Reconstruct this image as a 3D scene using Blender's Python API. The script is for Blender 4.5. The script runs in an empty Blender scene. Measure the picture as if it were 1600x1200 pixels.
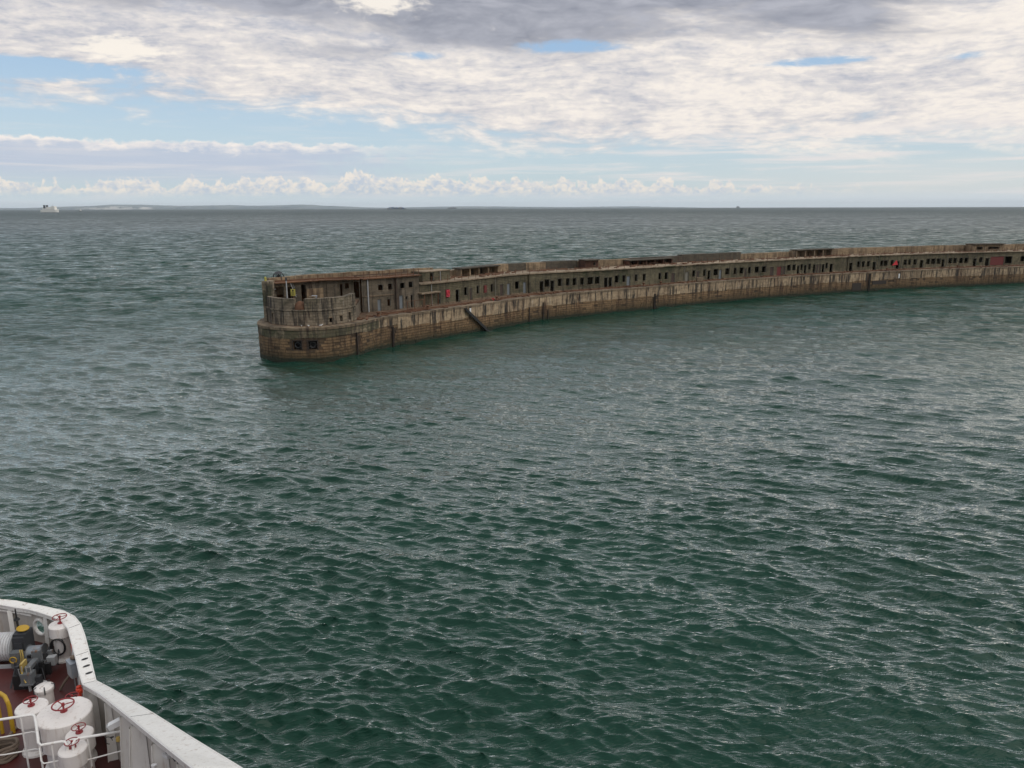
import bpy, bmesh, math, random
import numpy as np
from mathutils import Vector, Matrix, noise as mnoise
random.seed(7); np.random.seed(7)
PI = math.pi
sc = bpy.context.scene
COL = sc.collection

# ------------------------------------------------------------------ camera
F, CAMH = 1200.0, 22.0
PITCH = math.atan((600 - 324.7) / F)
ROLL = math.radians(0.16)
cam = bpy.data.cameras.new('camera'); camo = bpy.data.objects.new('camera', cam); COL.objects.link(camo)
cam.sensor_width = 36.0; cam.lens = 36.0 * F / 1600.0
cam.clip_start = 0.3; cam.clip_end = 150000
camo.rotation_mode = 'XYZ'
camo.matrix_world = Matrix.Translation((0, 0, CAMH)) @ Matrix.Rotation(math.radians(90) - PITCH, 4, 'X') @ Matrix.Rotation(-ROLL, 4, 'Z')
sc.camera = camo
sc.view_settings.view_transform = 'Standard'; sc.view_settings.look = 'None'
sc.view_settings.gamma = 1.0; sc.view_settings.exposure = 0.0; sc.view_settings.use_curve_mapping = False
sc.cycles.max_bounces = 6; sc.cycles.volume_bounces = 1; sc.cycles.use_denoising = True; sc.cycles.glossy_bounces = 3
sc.cycles.caustics_reflective = False; sc.cycles.caustics_refractive = False

SUN_AZ, SUN_EL = math.radians(120), math.radians(50)   # clockwise from the view direction
SKY_STRENGTH = 0.1

# ------------------------------------------------------------------ node maths helper
class NV:
    def __init__(s, nt, sock): s.nt, s.k = nt, sock
    def _m(s, op, *a, clamp=False):
        n = s.nt.nodes.new('ShaderNodeMath'); n.operation = op; n.use_clamp = clamp
        for i, v in enumerate((s,) + a):
            if isinstance(v, NV): s.nt.links.new(v.k, n.inputs[i])
            else: n.inputs[i].default_value = v
        return NV(s.nt, n.outputs[0])
    def __add__(s, o): return s._m('ADD', o)
    def __radd__(s, o): return s._m('ADD', o)
    def __sub__(s, o): return s._m('SUBTRACT', o)
    def __rsub__(s, o): return (s * -1.0) + o
    def __mul__(s, o): return s._m('MULTIPLY', o)
    def __rmul__(s, o): return s._m('MULTIPLY', o)
    def __truediv__(s, o): return s._m('DIVIDE', o)
    def clamp(s): return s._m('ADD', 0.0, clamp=True)
    def maxi(s, o): return s._m('MAXIMUM', o)
    def mini(s, o): return s._m('MINIMUM', o)
    def absv(s): return s._m('ABSOLUTE')
    def powr(s, e): return s._m('POWER', e)
    def ss(s, a, b):          # smoothstep from a to b (either order)
        n = s.nt.nodes.new('ShaderNodeMapRange'); n.interpolation_type = 'SMOOTHSTEP'
        lo, hi, t0, t1 = (a, b, 0.0, 1.0) if a <= b else (b, a, 1.0, 0.0)
        s.nt.links.new(s.k, n.inputs[0]); n.inputs[1].default_value = lo; n.inputs[2].default_value = hi
        n.inputs[3].default_value = t0; n.inputs[4].default_value = t1
        return NV(s.nt, n.outputs[0])
    def gauss(s, c, w):
        d = (s - c) * (1.0 / w)
        return NV.exp(d * d * -1.0)
    def exp(s): return s._m('EXPONENT')

def comb(nt, x, y, z):
    n = nt.nodes.new('ShaderNodeCombineXYZ')
    for i, v in enumerate((x, y, z)):
        if isinstance(v, NV): nt.links.new(v.k, n.inputs[i])
        else: n.inputs[i].default_value = v
    return n.outputs[0]

def nse(nt, vec, scale, detail=4, rough=0.55, dist=0.0, color=False, lac=2.0):
    n = nt.nodes.new('ShaderNodeTexNoise'); n.noise_dimensions = '3D'
    nt.links.new(vec, n.inputs['Vector'])
    n.inputs['Scale'].default_value = scale; n.inputs['Detail'].default_value = detail
    n.inputs['Roughness'].default_value = rough; n.inputs['Distortion'].default_value = dist
    n.inputs['Lacunarity'].default_value = lac
    return n.outputs['Color'] if color else NV(nt, n.outputs['Fac'])

def mixc(nt, f, a, b, blend='MIX'):
    n = nt.nodes.new('ShaderNodeMix'); n.data_type = 'RGBA'; n.blend_type = blend
    if isinstance(f, NV): nt.links.new(f.k, n.inputs[0])
    else: n.inputs[0].default_value = f
    for i, v in ((6, a), (7, b)):
        if isinstance(v, tuple): n.inputs[i].default_value = v if len(v) == 4 else v + (1,)
        else: nt.links.new(v, n.inputs[i])
    return n.outputs[2]

def srgb(r, g, b):
    f = lambda c: (c / 255 / 12.92) if c / 255 <= 0.04045 else ((c / 255 + 0.055) / 1.055) ** 2.4
    return (f(r), f(g), f(b))

# ------------------------------------------------------------------ world
w = bpy.data.worlds.new('World'); sc.world = w; w.use_nodes = True
nt = w.node_tree; nt.nodes.clear()
tc = nt.nodes.new('ShaderNodeTexCoord')
sep = nt.nodes.new('ShaderNodeSeparateXYZ'); nt.links.new(tc.outputs['Generated'], sep.inputs[0])
dx, dy, dz = (NV(nt, sep.outputs[i]) for i in range(3))
sky = nt.nodes.new('ShaderNodeTexSky'); sky.sky_type = 'NISHITA'; sky.sun_disc = False
sky.sun_elevation = SUN_EL; sky.sun_rotation = SUN_AZ
sky.air_density = 1.0; sky.dust_density = 1.2; sky.ozone_density = 1.0
up = nt.nodes.new('ShaderNodeVectorMath'); up.operation = 'MAXIMUM'
nt.links.new(tc.outputs['Generated'], up.inputs[0]); up.inputs[1].default_value = (-1, -1, 0.02)
nt.links.new(up.outputs[0], sky.inputs[0])
el = dz._m('ARCSINE') * (180 / PI)
az = dx._m('ARCTAN2', dy) * (180 / PI)
K = 1 / SKY_STRENGTH
def C(r, g, b, k=1.0):
    c = srgb(r, g, b); return (c[0] * K * k, c[1] * K * k, c[2] * K * k, 1)
base = mixc(nt, 0.74, sky.outputs[0], mixc(nt, el.ss(0, 16), C(208, 227, 236), C(150, 190, 234)))
# cloud fields: (azimuth, elevation) low down, the plane of the cloud deck higher up
zz = dz.maxi(0.0) + 0.10
qx, qy = dx / zz, dy / zz
n1p = nse(nt, comb(nt, qx, qy, 0.0), 1.3, 7, 0.56, 0.25)
warp = nse(nt, comb(nt, az * 0.05, el * 0.12, 6.0), 1.0, 3, 0.5)
elw = el + (warp - 0.5) * 3.0 + az * 0.012
def ae(fx, fy, off, scale=1.0, det=7, rough=0.58, dist=0.25):
    return nse(nt, comb(nt, az * fx, elw * fy, off), scale, det, rough, dist)
nA = ae(0.10, 0.42, 0.0)            # big shapes
nB = ae(0.30, 1.05, 3.0)            # lumps
nC = ae(0.75, 2.3, 8.0, det=6, rough=0.62)
nS = ae(0.16, 3.0, 17.0, det=5, rough=0.6)
nD = ae(0.055, 0.30, 12.0, det=5)
eb = 6.7 - az.ss(-17, 7) * 2.9
m1 = (el - eb) * 0.30 + (nA - 0.5) * 1.7 + (nB - 0.5) * 1.5 + (nC - 0.5) * 0.45 + 0.08
m1 = m1.mini(0.75 + 0.0) + el.ss(6.0, 9.0) * 0.25
hole = az.gauss(-32, 8.5) * el.gauss(8.35, 0.65) * 1.5 + az.gauss(4.0, 4.6) * el.gauss(10.75, 0.55) * 1.35 \
     + az.gauss(-6.5, 2.6) * el.gauss(10.2, 0.45) * 0.9 + az.gauss(20.5, 4.2) * el.gauss(9.2, 0.34) * 1.3 + az.gauss(29, 2.2) * el.gauss(8.9, 0.3) * 0.9
m1 = (m1 - hole + (nC - 0.5) * hole * 1.5).ss(-0.2, 0.55)
ca = mixc(nt, ((nB - 0.5) * 1.9 + (nC - 0.5) * 1.2 + (nA - 0.5) * 2.6 + (nS - 0.5) * 0.9 + (nC - 0.5) * 0.8 + 0.58 + az * 0.008).clamp(), C(190, 193, 203), C(250, 242, 233))
ca = mixc(nt, (ae(1.6, 4.6, 5.0, det=5, rough=0.65) - 0.5)._m('MULTIPLY', 1.6) + 0.15, ca, C(226, 220, 222))
dark = ((el - 10.9) * 0.42 + (nD - 0.5) * 4.2 + (nB - 0.5) * 1.6 + az.gauss(2, 20) * 0.7 - az.gauss(-33, 9) * 0.55 - az.gauss(34, 8) * 0.8).ss(0.0, 1.0) * el.ss(9.4, 10.8)
ca = mixc(nt, dark, ca, mixc(nt, ((nB - 0.5) * 3 + 0.5).clamp(), C(146, 150, 163), C(182, 184, 194)))
puff = (az.gauss(-25.4, 2.6) * el.gauss(9.75, 0.75) * 1.5 + az.gauss(-9, 3.2) * el.gauss(13.3, 0.7) * 1.2 + (nC - 0.5) * 2.4).ss(0.3, 1.15)
ca = mixc(nt, puff * 0.9, ca, C(255, 247, 236))
# out of the frame, high up: the same broken grey deck
ca = mixc(nt, el.ss(15, 26) * 0.85, ca, mixc(nt, n1p.ss(0.36, 0.64), C(186, 191, 200), C(240, 241, 243)))
col = mixc(nt, m1, base, ca)
# low lavender bank on the left
lumps = nse(nt, comb(nt, az * 0.8, el * 0.9, 2.0), 1.0, 6, 0.6)
bigb = nse(nt, comb(nt, az * 0.2, 0.0, 7.0), 1.0, 3, 0.5)
t2 = 4.35 + (lumps - 0.5) * 1.5 + (bigb - 0.5) * 1.4
m2 = (t2 - el).ss(-0.05, 0.22) * el.ss(0.8, 3.0) * (az * -1.0 + (lumps - 0.5) * 14).ss(4, 16)
c2 = mixc(nt, ((el - t2) * 1.5 + (nC - 0.5) * 2.4 + 1.05).clamp(), C(193, 203, 220), C(252, 243, 236))
col = mixc(nt, m2 * 0.95, col, c2)
# thin wisps above the horizon
wis = nse(nt, comb(nt, az * 0.09, el * 1.7, 5.0), 1.0, 6, 0.6, 0.4)
col = mixc(nt, wis.ss(0.46, 0.70) * el.ss(6.5, 4.0) * (0.45 + az.ss(-5, 18) * 0.4), col, C(236, 230, 228))
col = mixc(nt, az.ss(2, 30) * el.ss(4.5, 1.0) * 0.5, col, C(232, 230, 226))
# cumulus strip
bl = nse(nt, comb(nt, az * 1.25, el * 0.9, 9.0), 1.0, 7, 0.62)
bigl = nse(nt, comb(nt, az * 0.33, 0.0, 3.0), 1.0, 4, 0.6)
t3 = 1.65 + az.gauss(-8, 13) * 0.55 + (bl - 0.5) * 2.3 + (bigl - 0.5) * 3.4 - az.ss(10, 26) * 0.5
lump = nse(nt, comb(nt, az * 2.2, el * 3.2, 1.0), 1.0, 5, 0.62, 0.5)
lump2 = nse(nt, comb(nt, az * 0.9, el * 1.4, 4.0), 1.0, 4, 0.6, 0.4)
m3 = (t3 - el).ss(-0.04, 0.18) * el.ss(0.55, 1.25) * az.ss(30, 14)
c3 = mixc(nt, ((el - t3) * 0.55 + (lump - 0.5) * 2.8 + (lump2 - 0.5) * 2.4 + 0.85).clamp(), C(194, 204, 219), C(252, 240, 226))
col = mixc(nt, m3 * 0.78, col, c3)
col = mixc(nt, el.ss(1.3, 0.1) * 0.8, col, C(222, 232, 242))
col = mixc(nt, (dz * -1.0).ss(0.0, 0.05), col, C(120, 132, 138))
bg = nt.nodes.new('ShaderNodeBackground'); bg.inputs[1].default_value = SKY_STRENGTH
nt.links.new(col, bg.inputs[0])
wo = nt.nodes.new('ShaderNodeOutputWorld'); nt.links.new(bg.outputs[0], wo.inputs[0])

sun = bpy.data.lights.new('sun', 'SUN'); sun.energy = 1.35; sun.angle = math.radians(62); sun.color = (1.0, 0.95, 0.87)
suno = bpy.data.objects.new('sun', sun); COL.objects.link(suno)
sd = Vector((math.sin(SUN_AZ) * math.cos(SUN_EL), math.cos(SUN_AZ) * math.cos(SUN_EL), math.sin(SUN_EL)))
suno.rotation_euler = sd.to_track_quat('Z', 'Y').to_euler(); suno.location = (60, -40, 80)

# ------------------------------------------------------------------ projection helpers (real places read off the picture)
def at(px, py, z):
    u, v = px - 800, 600 - py
    uu = u * math.cos(ROLL) + v * math.sin(ROLL); vv = -u * math.sin(ROLL) + v * math.cos(ROLL)
    x, y = uu / F, vv / F
    d = (x, math.cos(PITCH) + y * math.sin(PITCH), -math.sin(PITCH) + y * math.cos(PITCH))
    t = (z - CAMH) / d[2]
    return Vector((d[0] * t, d[1] * t, z))
def proj(p):
    d = p[2] - CAMH
    f = p[1] * math.cos(PITCH) - d * math.sin(PITCH); u = p[1] * math.sin(PITCH) + d * math.cos(PITCH)
    a, b = F * p[0] / f, F * u / f
    return 800 + a * math.cos(ROLL) - b * math.sin(ROLL), 600 - (a * math.sin(ROLL) + b * math.cos(ROLL))

# ------------------------------------------------------------------ materials
MATS = {}
def newmat(name):
    m = bpy.data.materials.new(name); m.use_nodes = True
    nt = m.node_tree; b = nt.nodes['Principled BSDF']
    return m, nt, b
def bumpn(nt, b, h, strength, dist):
    n = nt.nodes.new('ShaderNodeBump'); n.inputs['Strength'].default_value = strength; n.inputs['Distance'].default_value = dist
    nt.links.new(h.k, n.inputs['Height']); nt.links.new(n.outputs[0], b.inputs['Normal'])

def paint(name, c, rough=0.5, rust=0.0, metal=0.0, dirt=0.25, scale=3.0):
    """plain painted / metal surface with dirt and optional rust patches"""
    m, nt, b = newmat(name)
    t = nt.nodes.new('ShaderNodeTexCoord').outputs['Object']
    n = nse(nt, t, scale, 6, 0.6)
    f = nse(nt, t, scale * 9, 4, 0.6)
    d = tuple(x * 0.62 for x in c)
    sp_ = nt.nodes.new('ShaderNodeSeparateXYZ'); nt.links.new(t, sp_.inputs[0])
    X_, Y_, Z_ = (NV(nt, sp_.outputs[k]) for k in range(3))
    run = nse(nt, comb(nt, X_ * 7, Y_ * 7, Z_ * 0.9), 1.0, 6, 0.7)
    cc = mixc(nt, ((n - 0.42) * 2.4).clamp() * dirt + (f - 0.5) * dirt * 0.6, c, (d[0] * 1.02, d[1] * 0.97, d[2] * 0.88))
    if rust:
        cc = mixc(nt, run.ss(0.53, 0.70) * min(rust * 1.3, 0.5), cc, (0.30, 0.20, 0.13))
        cc = mixc(nt, run.ss(0.44, 0.30) * 0.25, cc, (0.25, 0.245, 0.24))
        r = nse(nt, t, scale * 1.6, 8, 0.7)
        cc = mixc(nt, r.ss(0.685 - rust * 0.12, 0.73 - rust * 0.12), cc, (0.16, 0.07, 0.025))
    nt.links.new(cc, b.inputs['Base Color'])
    b.inputs['Roughness'].default_value = rough; b.inputs['Metallic'].default_value = metal
    bumpn(nt, b, n * 0.6 + f * 0.4, 0.25, 0.01)
    return m

def stone(name, a, c, streak=0.6, rust=0.3, moss=0.0, tide=False, brick=None, white=0.0, varied=0.25, joint=0.5):
    """weathered masonry / concrete in metres of its own surface (UV = along, up)"""
    tw = lambda q: (q[0] * 1.0, q[1] * 0.91, q[2] * 0.78)
    a, c = tw(a), tw(c)
    m, nt, b = newmat(name)
    uvn = nt.nodes.new('ShaderNodeUVMap'); s2 = nt.nodes.new('ShaderNodeSeparateXYZ'); nt.links.new(uvn.outputs[0], s2.inputs[0])
    u, v = NV(nt, s2.outputs[0]), NV(nt, s2.outputs[1])
    g = nt.nodes.new('ShaderNodeNewGeometry'); s3 = nt.nodes.new('ShaderNodeSeparateXYZ'); nt.links.new(g.outputs['Position'], s3.inputs[0])
    z = NV(nt, s3.outputs[2])
    oi = nt.nodes.new('ShaderNodeObjectInfo'); rnd = NV(nt, oi.outputs['Random'])
    uv = comb(nt, u, v, rnd * 3.0)
    big = nse(nt, comb(nt, u, v, 0.0), 0.16, 5, 0.6)
    mid = nse(nt, uv, 1.1, 8, 0.68)
    fine = nse(nt, uv, 7.0, 6, 0.7)
    st = nse(nt, comb(nt, u * 1.7, v * 0.16, 0.3), 1.0, 7, 0.72)
    st2 = nse(nt, comb(nt, u * 0.55, v * 0.1, 3.3), 1.0, 5, 0.65)
    cc = mixc(nt, ((mid - 0.5) * 2.4 + (big - 0.5) * 2 + 0.5).clamp(), a, c)
    cc = mixc(nt, ((fine - 0.5) * 1.6 + 0.35).clamp() * 0.4, cc, tuple(x * 0.42 for x in a))
    if varied: cc = mixc(nt, (rnd - 0.5).absv() * 2 * varied, cc, tuple(x * 0.45 for x in c))
    if moss:
        mo = (nse(nt, comb(nt, u * 0.5, v * 0.5, 8.0), 1.0, 8, 0.7) + (big - 0.5)).ss(0.62 - moss * 0.25, 0.8 - moss * 0.25)
        cc = mixc(nt, mo * 0.8, cc, (0.045, 0.055, 0.022))
    if rust:
        ru = (st2 * 0.6 + st * 0.55).ss(0.66 - rust * 0.12, 0.78 - rust * 0.12)
        cc = mixc(nt, ru * 0.75, cc, (0.085, 0.036, 0.018))
        ru3 = nse(nt, comb(nt, u * 1.1 + 9, v * 0.5, 2.3), 1.0, 7, 0.7)
        cc = mixc(nt, ru3.ss(0.60, 0.74) * rust, cc, (0.15, 0.065, 0.026))
    blk = nse(nt, comb(nt, u * 0.8, v * 2.1, 5.5), 1.0, 2, 0.5)
    cc = mixc(nt, blk.ss(0.45, 0.62) * 0.4, cc, tuple(x * 0.45 for x in c))
    bg2 = nse(nt, comb(nt, u * 0.07, v * 0.2, 15.5), 1.0, 5, 0.65)
    cc = mixc(nt, bg2.ss(0.48, 0.62) * 0.35, cc, tuple(x * 0.4 for x in c))
    if streak:
        cc = mixc(nt, st.ss(0.47, 0.60) * streak, cc, (0.02, 0.018, 0.016))
    if white:
        wh = nse(nt, comb(nt, u * 2.6, v * 0.35, 6.0), 1.0, 6, 0.75)
        cc = mixc(nt, wh.ss(0.56, 0.74) * white, cc, (0.55, 0.52, 0.47))
    h = mid * 0.5 + fine * 0.35 + st * 0.2
    if brick:
        bt = nt.nodes.new('ShaderNodeTexBrick')
        nt.links.new(comb(nt, u, v, 0.0), bt.inputs['Vector'])
        bt.inputs['Scale'].default_value = 1.0; bt.inputs['Brick Width'].default_value = brick[0]; bt.inputs['Row Height'].default_value = brick[1]
        bt.inputs['Mortar Size'].default_value = 0.03; bt.inputs['Mortar Smooth'].default_value = 0.4
        bt.inputs['Color1'].default_value = (0.9, 0.9, 0.9, 1); bt.inputs['Color2'].default_value = (0.72, 0.72, 0.72, 1)
        bt.inputs['Mortar'].default_value = (0.1, 0.1, 0.1, 1)
        cc = mixc(nt, joint, cc, bt.outputs['Color'], 'MULTIPLY')
        h = h - NV(nt, bt.outputs['Fac']) * 0.7
    if tide:
        tz = z + (mid - 0.5) * 1.4
        cc = mixc(nt, tz.ss(2.0, 0.7) * 0.6, cc, (0.055, 0.042, 0.018))
        cc = mixc(nt, tz.ss(0.8, 0.3) * 0.92, cc, (0.018, 0.026, 0.014))
    nt.links.new(cc, b.inputs['Base Color'])
    b.inputs['Roughness'].default_value = 0.88
    bumpn(nt, b, h, 0.9, 0.12)
    return m

M = {}
M['quay'] = stone('quay_stone', (0.17, 0.12, 0.078), (0.09, 0.066, 0.044), streak=0.5, rust=0.75, tide=True, brick=(1.3, 0.46), joint=0.45)
M['block'] = stone('quay_block', (0.42, 0.295, 0.18), (0.20, 0.14, 0.085), streak=0.45, rust=0.85, tide=True, brick=(1.15, 0.42), joint=0.25)
M['panel'] = stone('quay_concrete', (0.58, 0.48, 0.36), (0.31, 0.245, 0.18), streak=0.95, rust=0.8, white=0.55)
M['headw'] = stone('head_concrete', (0.42, 0.37, 0.28), (0.24, 0.205, 0.155), streak=0.6, rust=0.45, moss=0.9, brick=(1.6, 0.5), joint=0.3, white=0.2)
M['cope'] = stone('coping_stone', (0.36, 0.30, 0.23), (0.19, 0.155, 0.115), streak=0.6, rust=0.7)
M['deck'] = stone('quay_deck', (0.30, 0.23, 0.17), (0.14, 0.085, 0.05), streak=0.2, rust=1.0)
M['bast'] = stone('bastion_masonry', (0.44, 0.395, 0.33), (0.23, 0.20, 0.16), streak=0.8, rust=0.4, moss=0.4, brick=(1.1, 0.42), joint=0.4, white=0.5)
M['green'] = stone('building_render', (0.24, 0.23, 0.165), (0.14, 0.13, 0.09), streak=0.45, rust=0.2, moss=0.45, brick=(0.9, 0.33), joint=0.25, white=0.15)
M['grey'] = stone('building_brickwork', (0.31, 0.275, 0.23), (0.165, 0.145, 0.115), streak=0.55, rust=0.35, moss=0.2, brick=(0.6, 0.2), joint=0.35, white=0.2)
M['roof'] = stone('roof_concrete', (0.46, 0.40, 0.33), (0.25, 0.205, 0.155), streak=0.0, rust=0.7, moss=0.15)
M['rustroof'] = stone('rusty_roof', (0.30, 0.145, 0.065), (0.14, 0.075, 0.042), streak=0.1, rust=1.0)
M['para'] = stone('parapet_concrete', (0.42, 0.34, 0.245), (0.24, 0.185, 0.13), streak=0.45, rust=0.4)
M['parad'] = stone('parapet_dark_concrete', (0.13, 0.12, 0.10), (0.075, 0.068, 0.058), streak=0.4, rust=0.3)
M['brick'] = stone('red_brick', (0.20, 0.085, 0.055), (0.12, 0.06, 0.04), streak=0.3, rust=0.2, brick=(0.3, 0.12), joint=0.3)
M['rust'] = paint('rusted_steel', (0.145, 0.070, 0.038), 0.85, dirt=1.6, scale=1.3)
M['rustd'] = paint('dark_rusted_steel', (0.075, 0.040, 0.026), 0.85, dirt=1.2, scale=1.3)
M['timber'] = paint('tarred_timber', (0.03, 0.022, 0.018), 0.8, dirt=0.5)
M['frame'] = paint('window_frame_grey', (0.20, 0.19, 0.16), 0.8, dirt=0.6)
M['doorp'] = paint('door_pale_grey', (0.17, 0.19, 0.21), 0.7, dirt=0.8)
M['doorb'] = paint('door_dark_brown', (0.06, 0.04, 0.032), 0.8, dirt=0.5)
M['doorr'] = paint('door_dark_red', (0.13, 0.022, 0.02), 0.7, dirt=0.5)
M['red'] = paint('bright_red_paint', (0.50, 0.02, 0.03), 0.5, dirt=0.2)
M['pink'] = paint('faded_red_paint', (0.45, 0.045, 0.07), 0.55, dirt=0.2)
M['dark'] = paint('dark_grey_metal', (0.035, 0.037, 0.042), 0.6, dirt=0.4)
M['galv'] = paint('galvanised_grey', (0.36, 0.37, 0.38), 0.55, dirt=0.5)
M['bluegrey'] = paint('blue_grey_paint', (0.27, 0.30, 0.34), 0.45, rust=0.5, dirt=0.5)
M['dgrey'] = paint('greasy_grey_machinery', (0.13, 0.14, 0.15), 0.5, rust=0.6, dirt=0.9, scale=4)
M['yel'] = paint('yellow_paint', (0.46, 0.28, 0.02), 0.5, dirt=0.3)
M['signy'] = paint('sign_yellow', (0.42, 0.38, 0.08), 0.6, dirt=0.3)
M['black'] = paint('black_rubber', (0.012, 0.012, 0.013), 0.55, dirt=0.3)
M['blue'] = paint('blue_paint', (0.02, 0.10, 0.26), 0.5, dirt=0.3)
M['white'] = paint('ship_white_paint', (0.78, 0.76, 0.73), 0.42, rust=0.28, dirt=0.28, scale=1.6)
M['cap'] = paint('ship_rail_paint', (0.82, 0.80, 0.76), 0.45, rust=0.42, dirt=0.25, scale=2.3)
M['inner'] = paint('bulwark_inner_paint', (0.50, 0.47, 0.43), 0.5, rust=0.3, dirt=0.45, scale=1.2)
M['vent'] = paint('vent_white_paint', (0.74, 0.70, 0.67), 0.4, rust=0.30, dirt=0.2, scale=2.0)
M['wheel'] = paint('wheel_red_paint', (0.24, 0.022, 0.025), 0.5, dirt=0.4)
M['orange'] = paint('orange_red_plastic', (0.75, 0.07, 0.03), 0.4, dirt=0.1)
M['ropeg'] = paint('grey_white_rope', (0.52, 0.52, 0.53), 0.9, dirt=0.7, scale=9)
M['ropeb'] = paint('brown_rope', (0.17, 0.13, 0.10), 0.95, dirt=0.8, scale=9)
M['fwhite'] = paint('ferry_white_paint', (0.88, 0.86, 0.80), 0.4, dirt=0.05)
M['brass'] = paint('brass_fitting', (0.55, 0.40, 0.12), 0.4, metal=0.5)
M['plast'] = paint('ivory_lamp_housing', (0.72, 0.72, 0.72), 0.35, dirt=0.1)
M['reddeck'] = paint('red_deck_paint', (0.075, 0.015, 0.013), 0.45, dirt=1.3, scale=1.3)

# ------------------------------------------------------------------ mesh helpers
class MB:
    def __init__(s): s.v, s.f, s.uv, s.smooth = [], [], [], []
    def face(s, pts, uvs=None, smooth=False):
        i = len(s.v); s.v += [tuple(p) for p in pts]; s.f.append(tuple(range(i, i + len(pts))))
        s.uv += list(uvs) if uvs else [(p[0] + p[1], p[2]) for p in pts]
        s.smooth.append(smooth)
    def box(s, x0, x1, y0, y1, z0, z1, T=None):
        c = [Vector((x, y, z)) for z in (z0, z1) for y in (y0, y1) for x in (x0, x1)]
        if T is not None: c = [T @ p for p in c]
        for q in ((0, 2, 3, 1), (4, 5, 7, 6), (0, 1, 5, 4), (2, 6, 7, 3), (0, 4, 6, 2), (1, 3, 7, 5)):
            s.face([c[k] for k in q])
    def tube(s, pts, r, n=8, closed=False, caps=True):
        pts = [Vector(p) for p in pts]; m = len(pts); rings = []
        rr = r if isinstance(r, (list, tuple)) else [r] * m
        ref = None
        for i, p in enumerate(pts):
            a = pts[i - 1] if (i > 0 or closed) else p; b = pts[(i + 1) % m] if (i < m - 1 or closed) else p
            t = (b - a).normalized()
            if ref is None: ref = Vector((0, 0, 1)) if abs(t.z) < 0.9 else Vector((1, 0, 0))
            x = (ref - t * ref.dot(t)).normalized(); ref = x; y = t.cross(x)
            rings.append([p + (x * math.cos(2 * PI * k / n) + y * math.sin(2 * PI * k / n)) * rr[i] for k in range(n)])
        for i in range(m if closed else m - 1):
            A, B = rings[i], rings[(i + 1) % m]
            for k in range(n): s.face([A[k], A[(k + 1) % n], B[(k + 1) % n], B[k]], smooth=True)
        if not closed and caps:
            s.face(rings[0][::-1]); s.face(rings[-1])
    def lathe(s, prof, c=(0, 0, 0), n=24, T=None):
        c = Vector(c)
        P = [[Vector((r * math.cos(2 * PI * k / n), r * math.sin(2 * PI * k / n), z)) for k in range(n)] for r, z in prof]
        P = [[(T @ p if T else p) + c for p in ring] for ring in P]
        for i in range(len(P) - 1):
            if (Vector((prof[i][0], prof[i][1])) - Vector((prof[i + 1][0], prof[i + 1][1]))).length < 1e-6: continue
            for k in range(n):
                q = [P[i][k], P[i][(k + 1) % n], P[i + 1][(k + 1) % n], P[i + 1][k]]
                if prof[i][0] < 1e-6: q = [q[0], q[2], q[3]]
                elif prof[i + 1][0] < 1e-6: q = [q[0], q[1], q[2]]
                s.face(q, smooth=False if abs(prof[i][1] - prof[i + 1][1]) < 1e-6 else True)
    def build(s, name, mat, parent=None, weld=True):
        me = bpy.data.meshes.new(name); me.from_pydata(s.v, [], s.f)
        uvl = me.uv_layers.new(name='UVMap')
        uvl.data.foreach_set('uv', [c for p in s.uv for c in p])
        me.polygons.foreach_set('use_smooth', s.smooth)
        if weld:
            bm = bmesh.new(); bm.from_mesh(me); bmesh.ops.remove_doubles(bm, verts=bm.verts, dist=1e-4)
            bmesh.ops.recalc_face_normals(bm, faces=bm.faces); bm.to_mesh(me); bm.free()
        if any(s.smooth): me.set_sharp_from_angle(angle=math.radians(38))
        me.materials.append(mat)
        o = bpy.data.objects.new(name, me); COL.objects.link(o)
        if parent:
            o.parent = parent; o.matrix_parent_inverse = Matrix.Translation(-parent.location) if parent.type == 'EMPTY' else Matrix()
        return o

def thing(name, label, cat, loc=(0, 0, 0), group=None):
    o = bpy.data.objects.new(name, None); o.location = loc; o.empty_display_size = 0.3; COL.objects.link(o)
    o['label'] = label; o['category'] = cat
    if group: o['group'] = group
    return o
def tag(o, label, cat, group=None, kind=None):
    if label: o['label'] = label
    if cat: o['category'] = cat
    if group: o['group'] = group
    if kind: o['kind'] = kind
    return o

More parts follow.
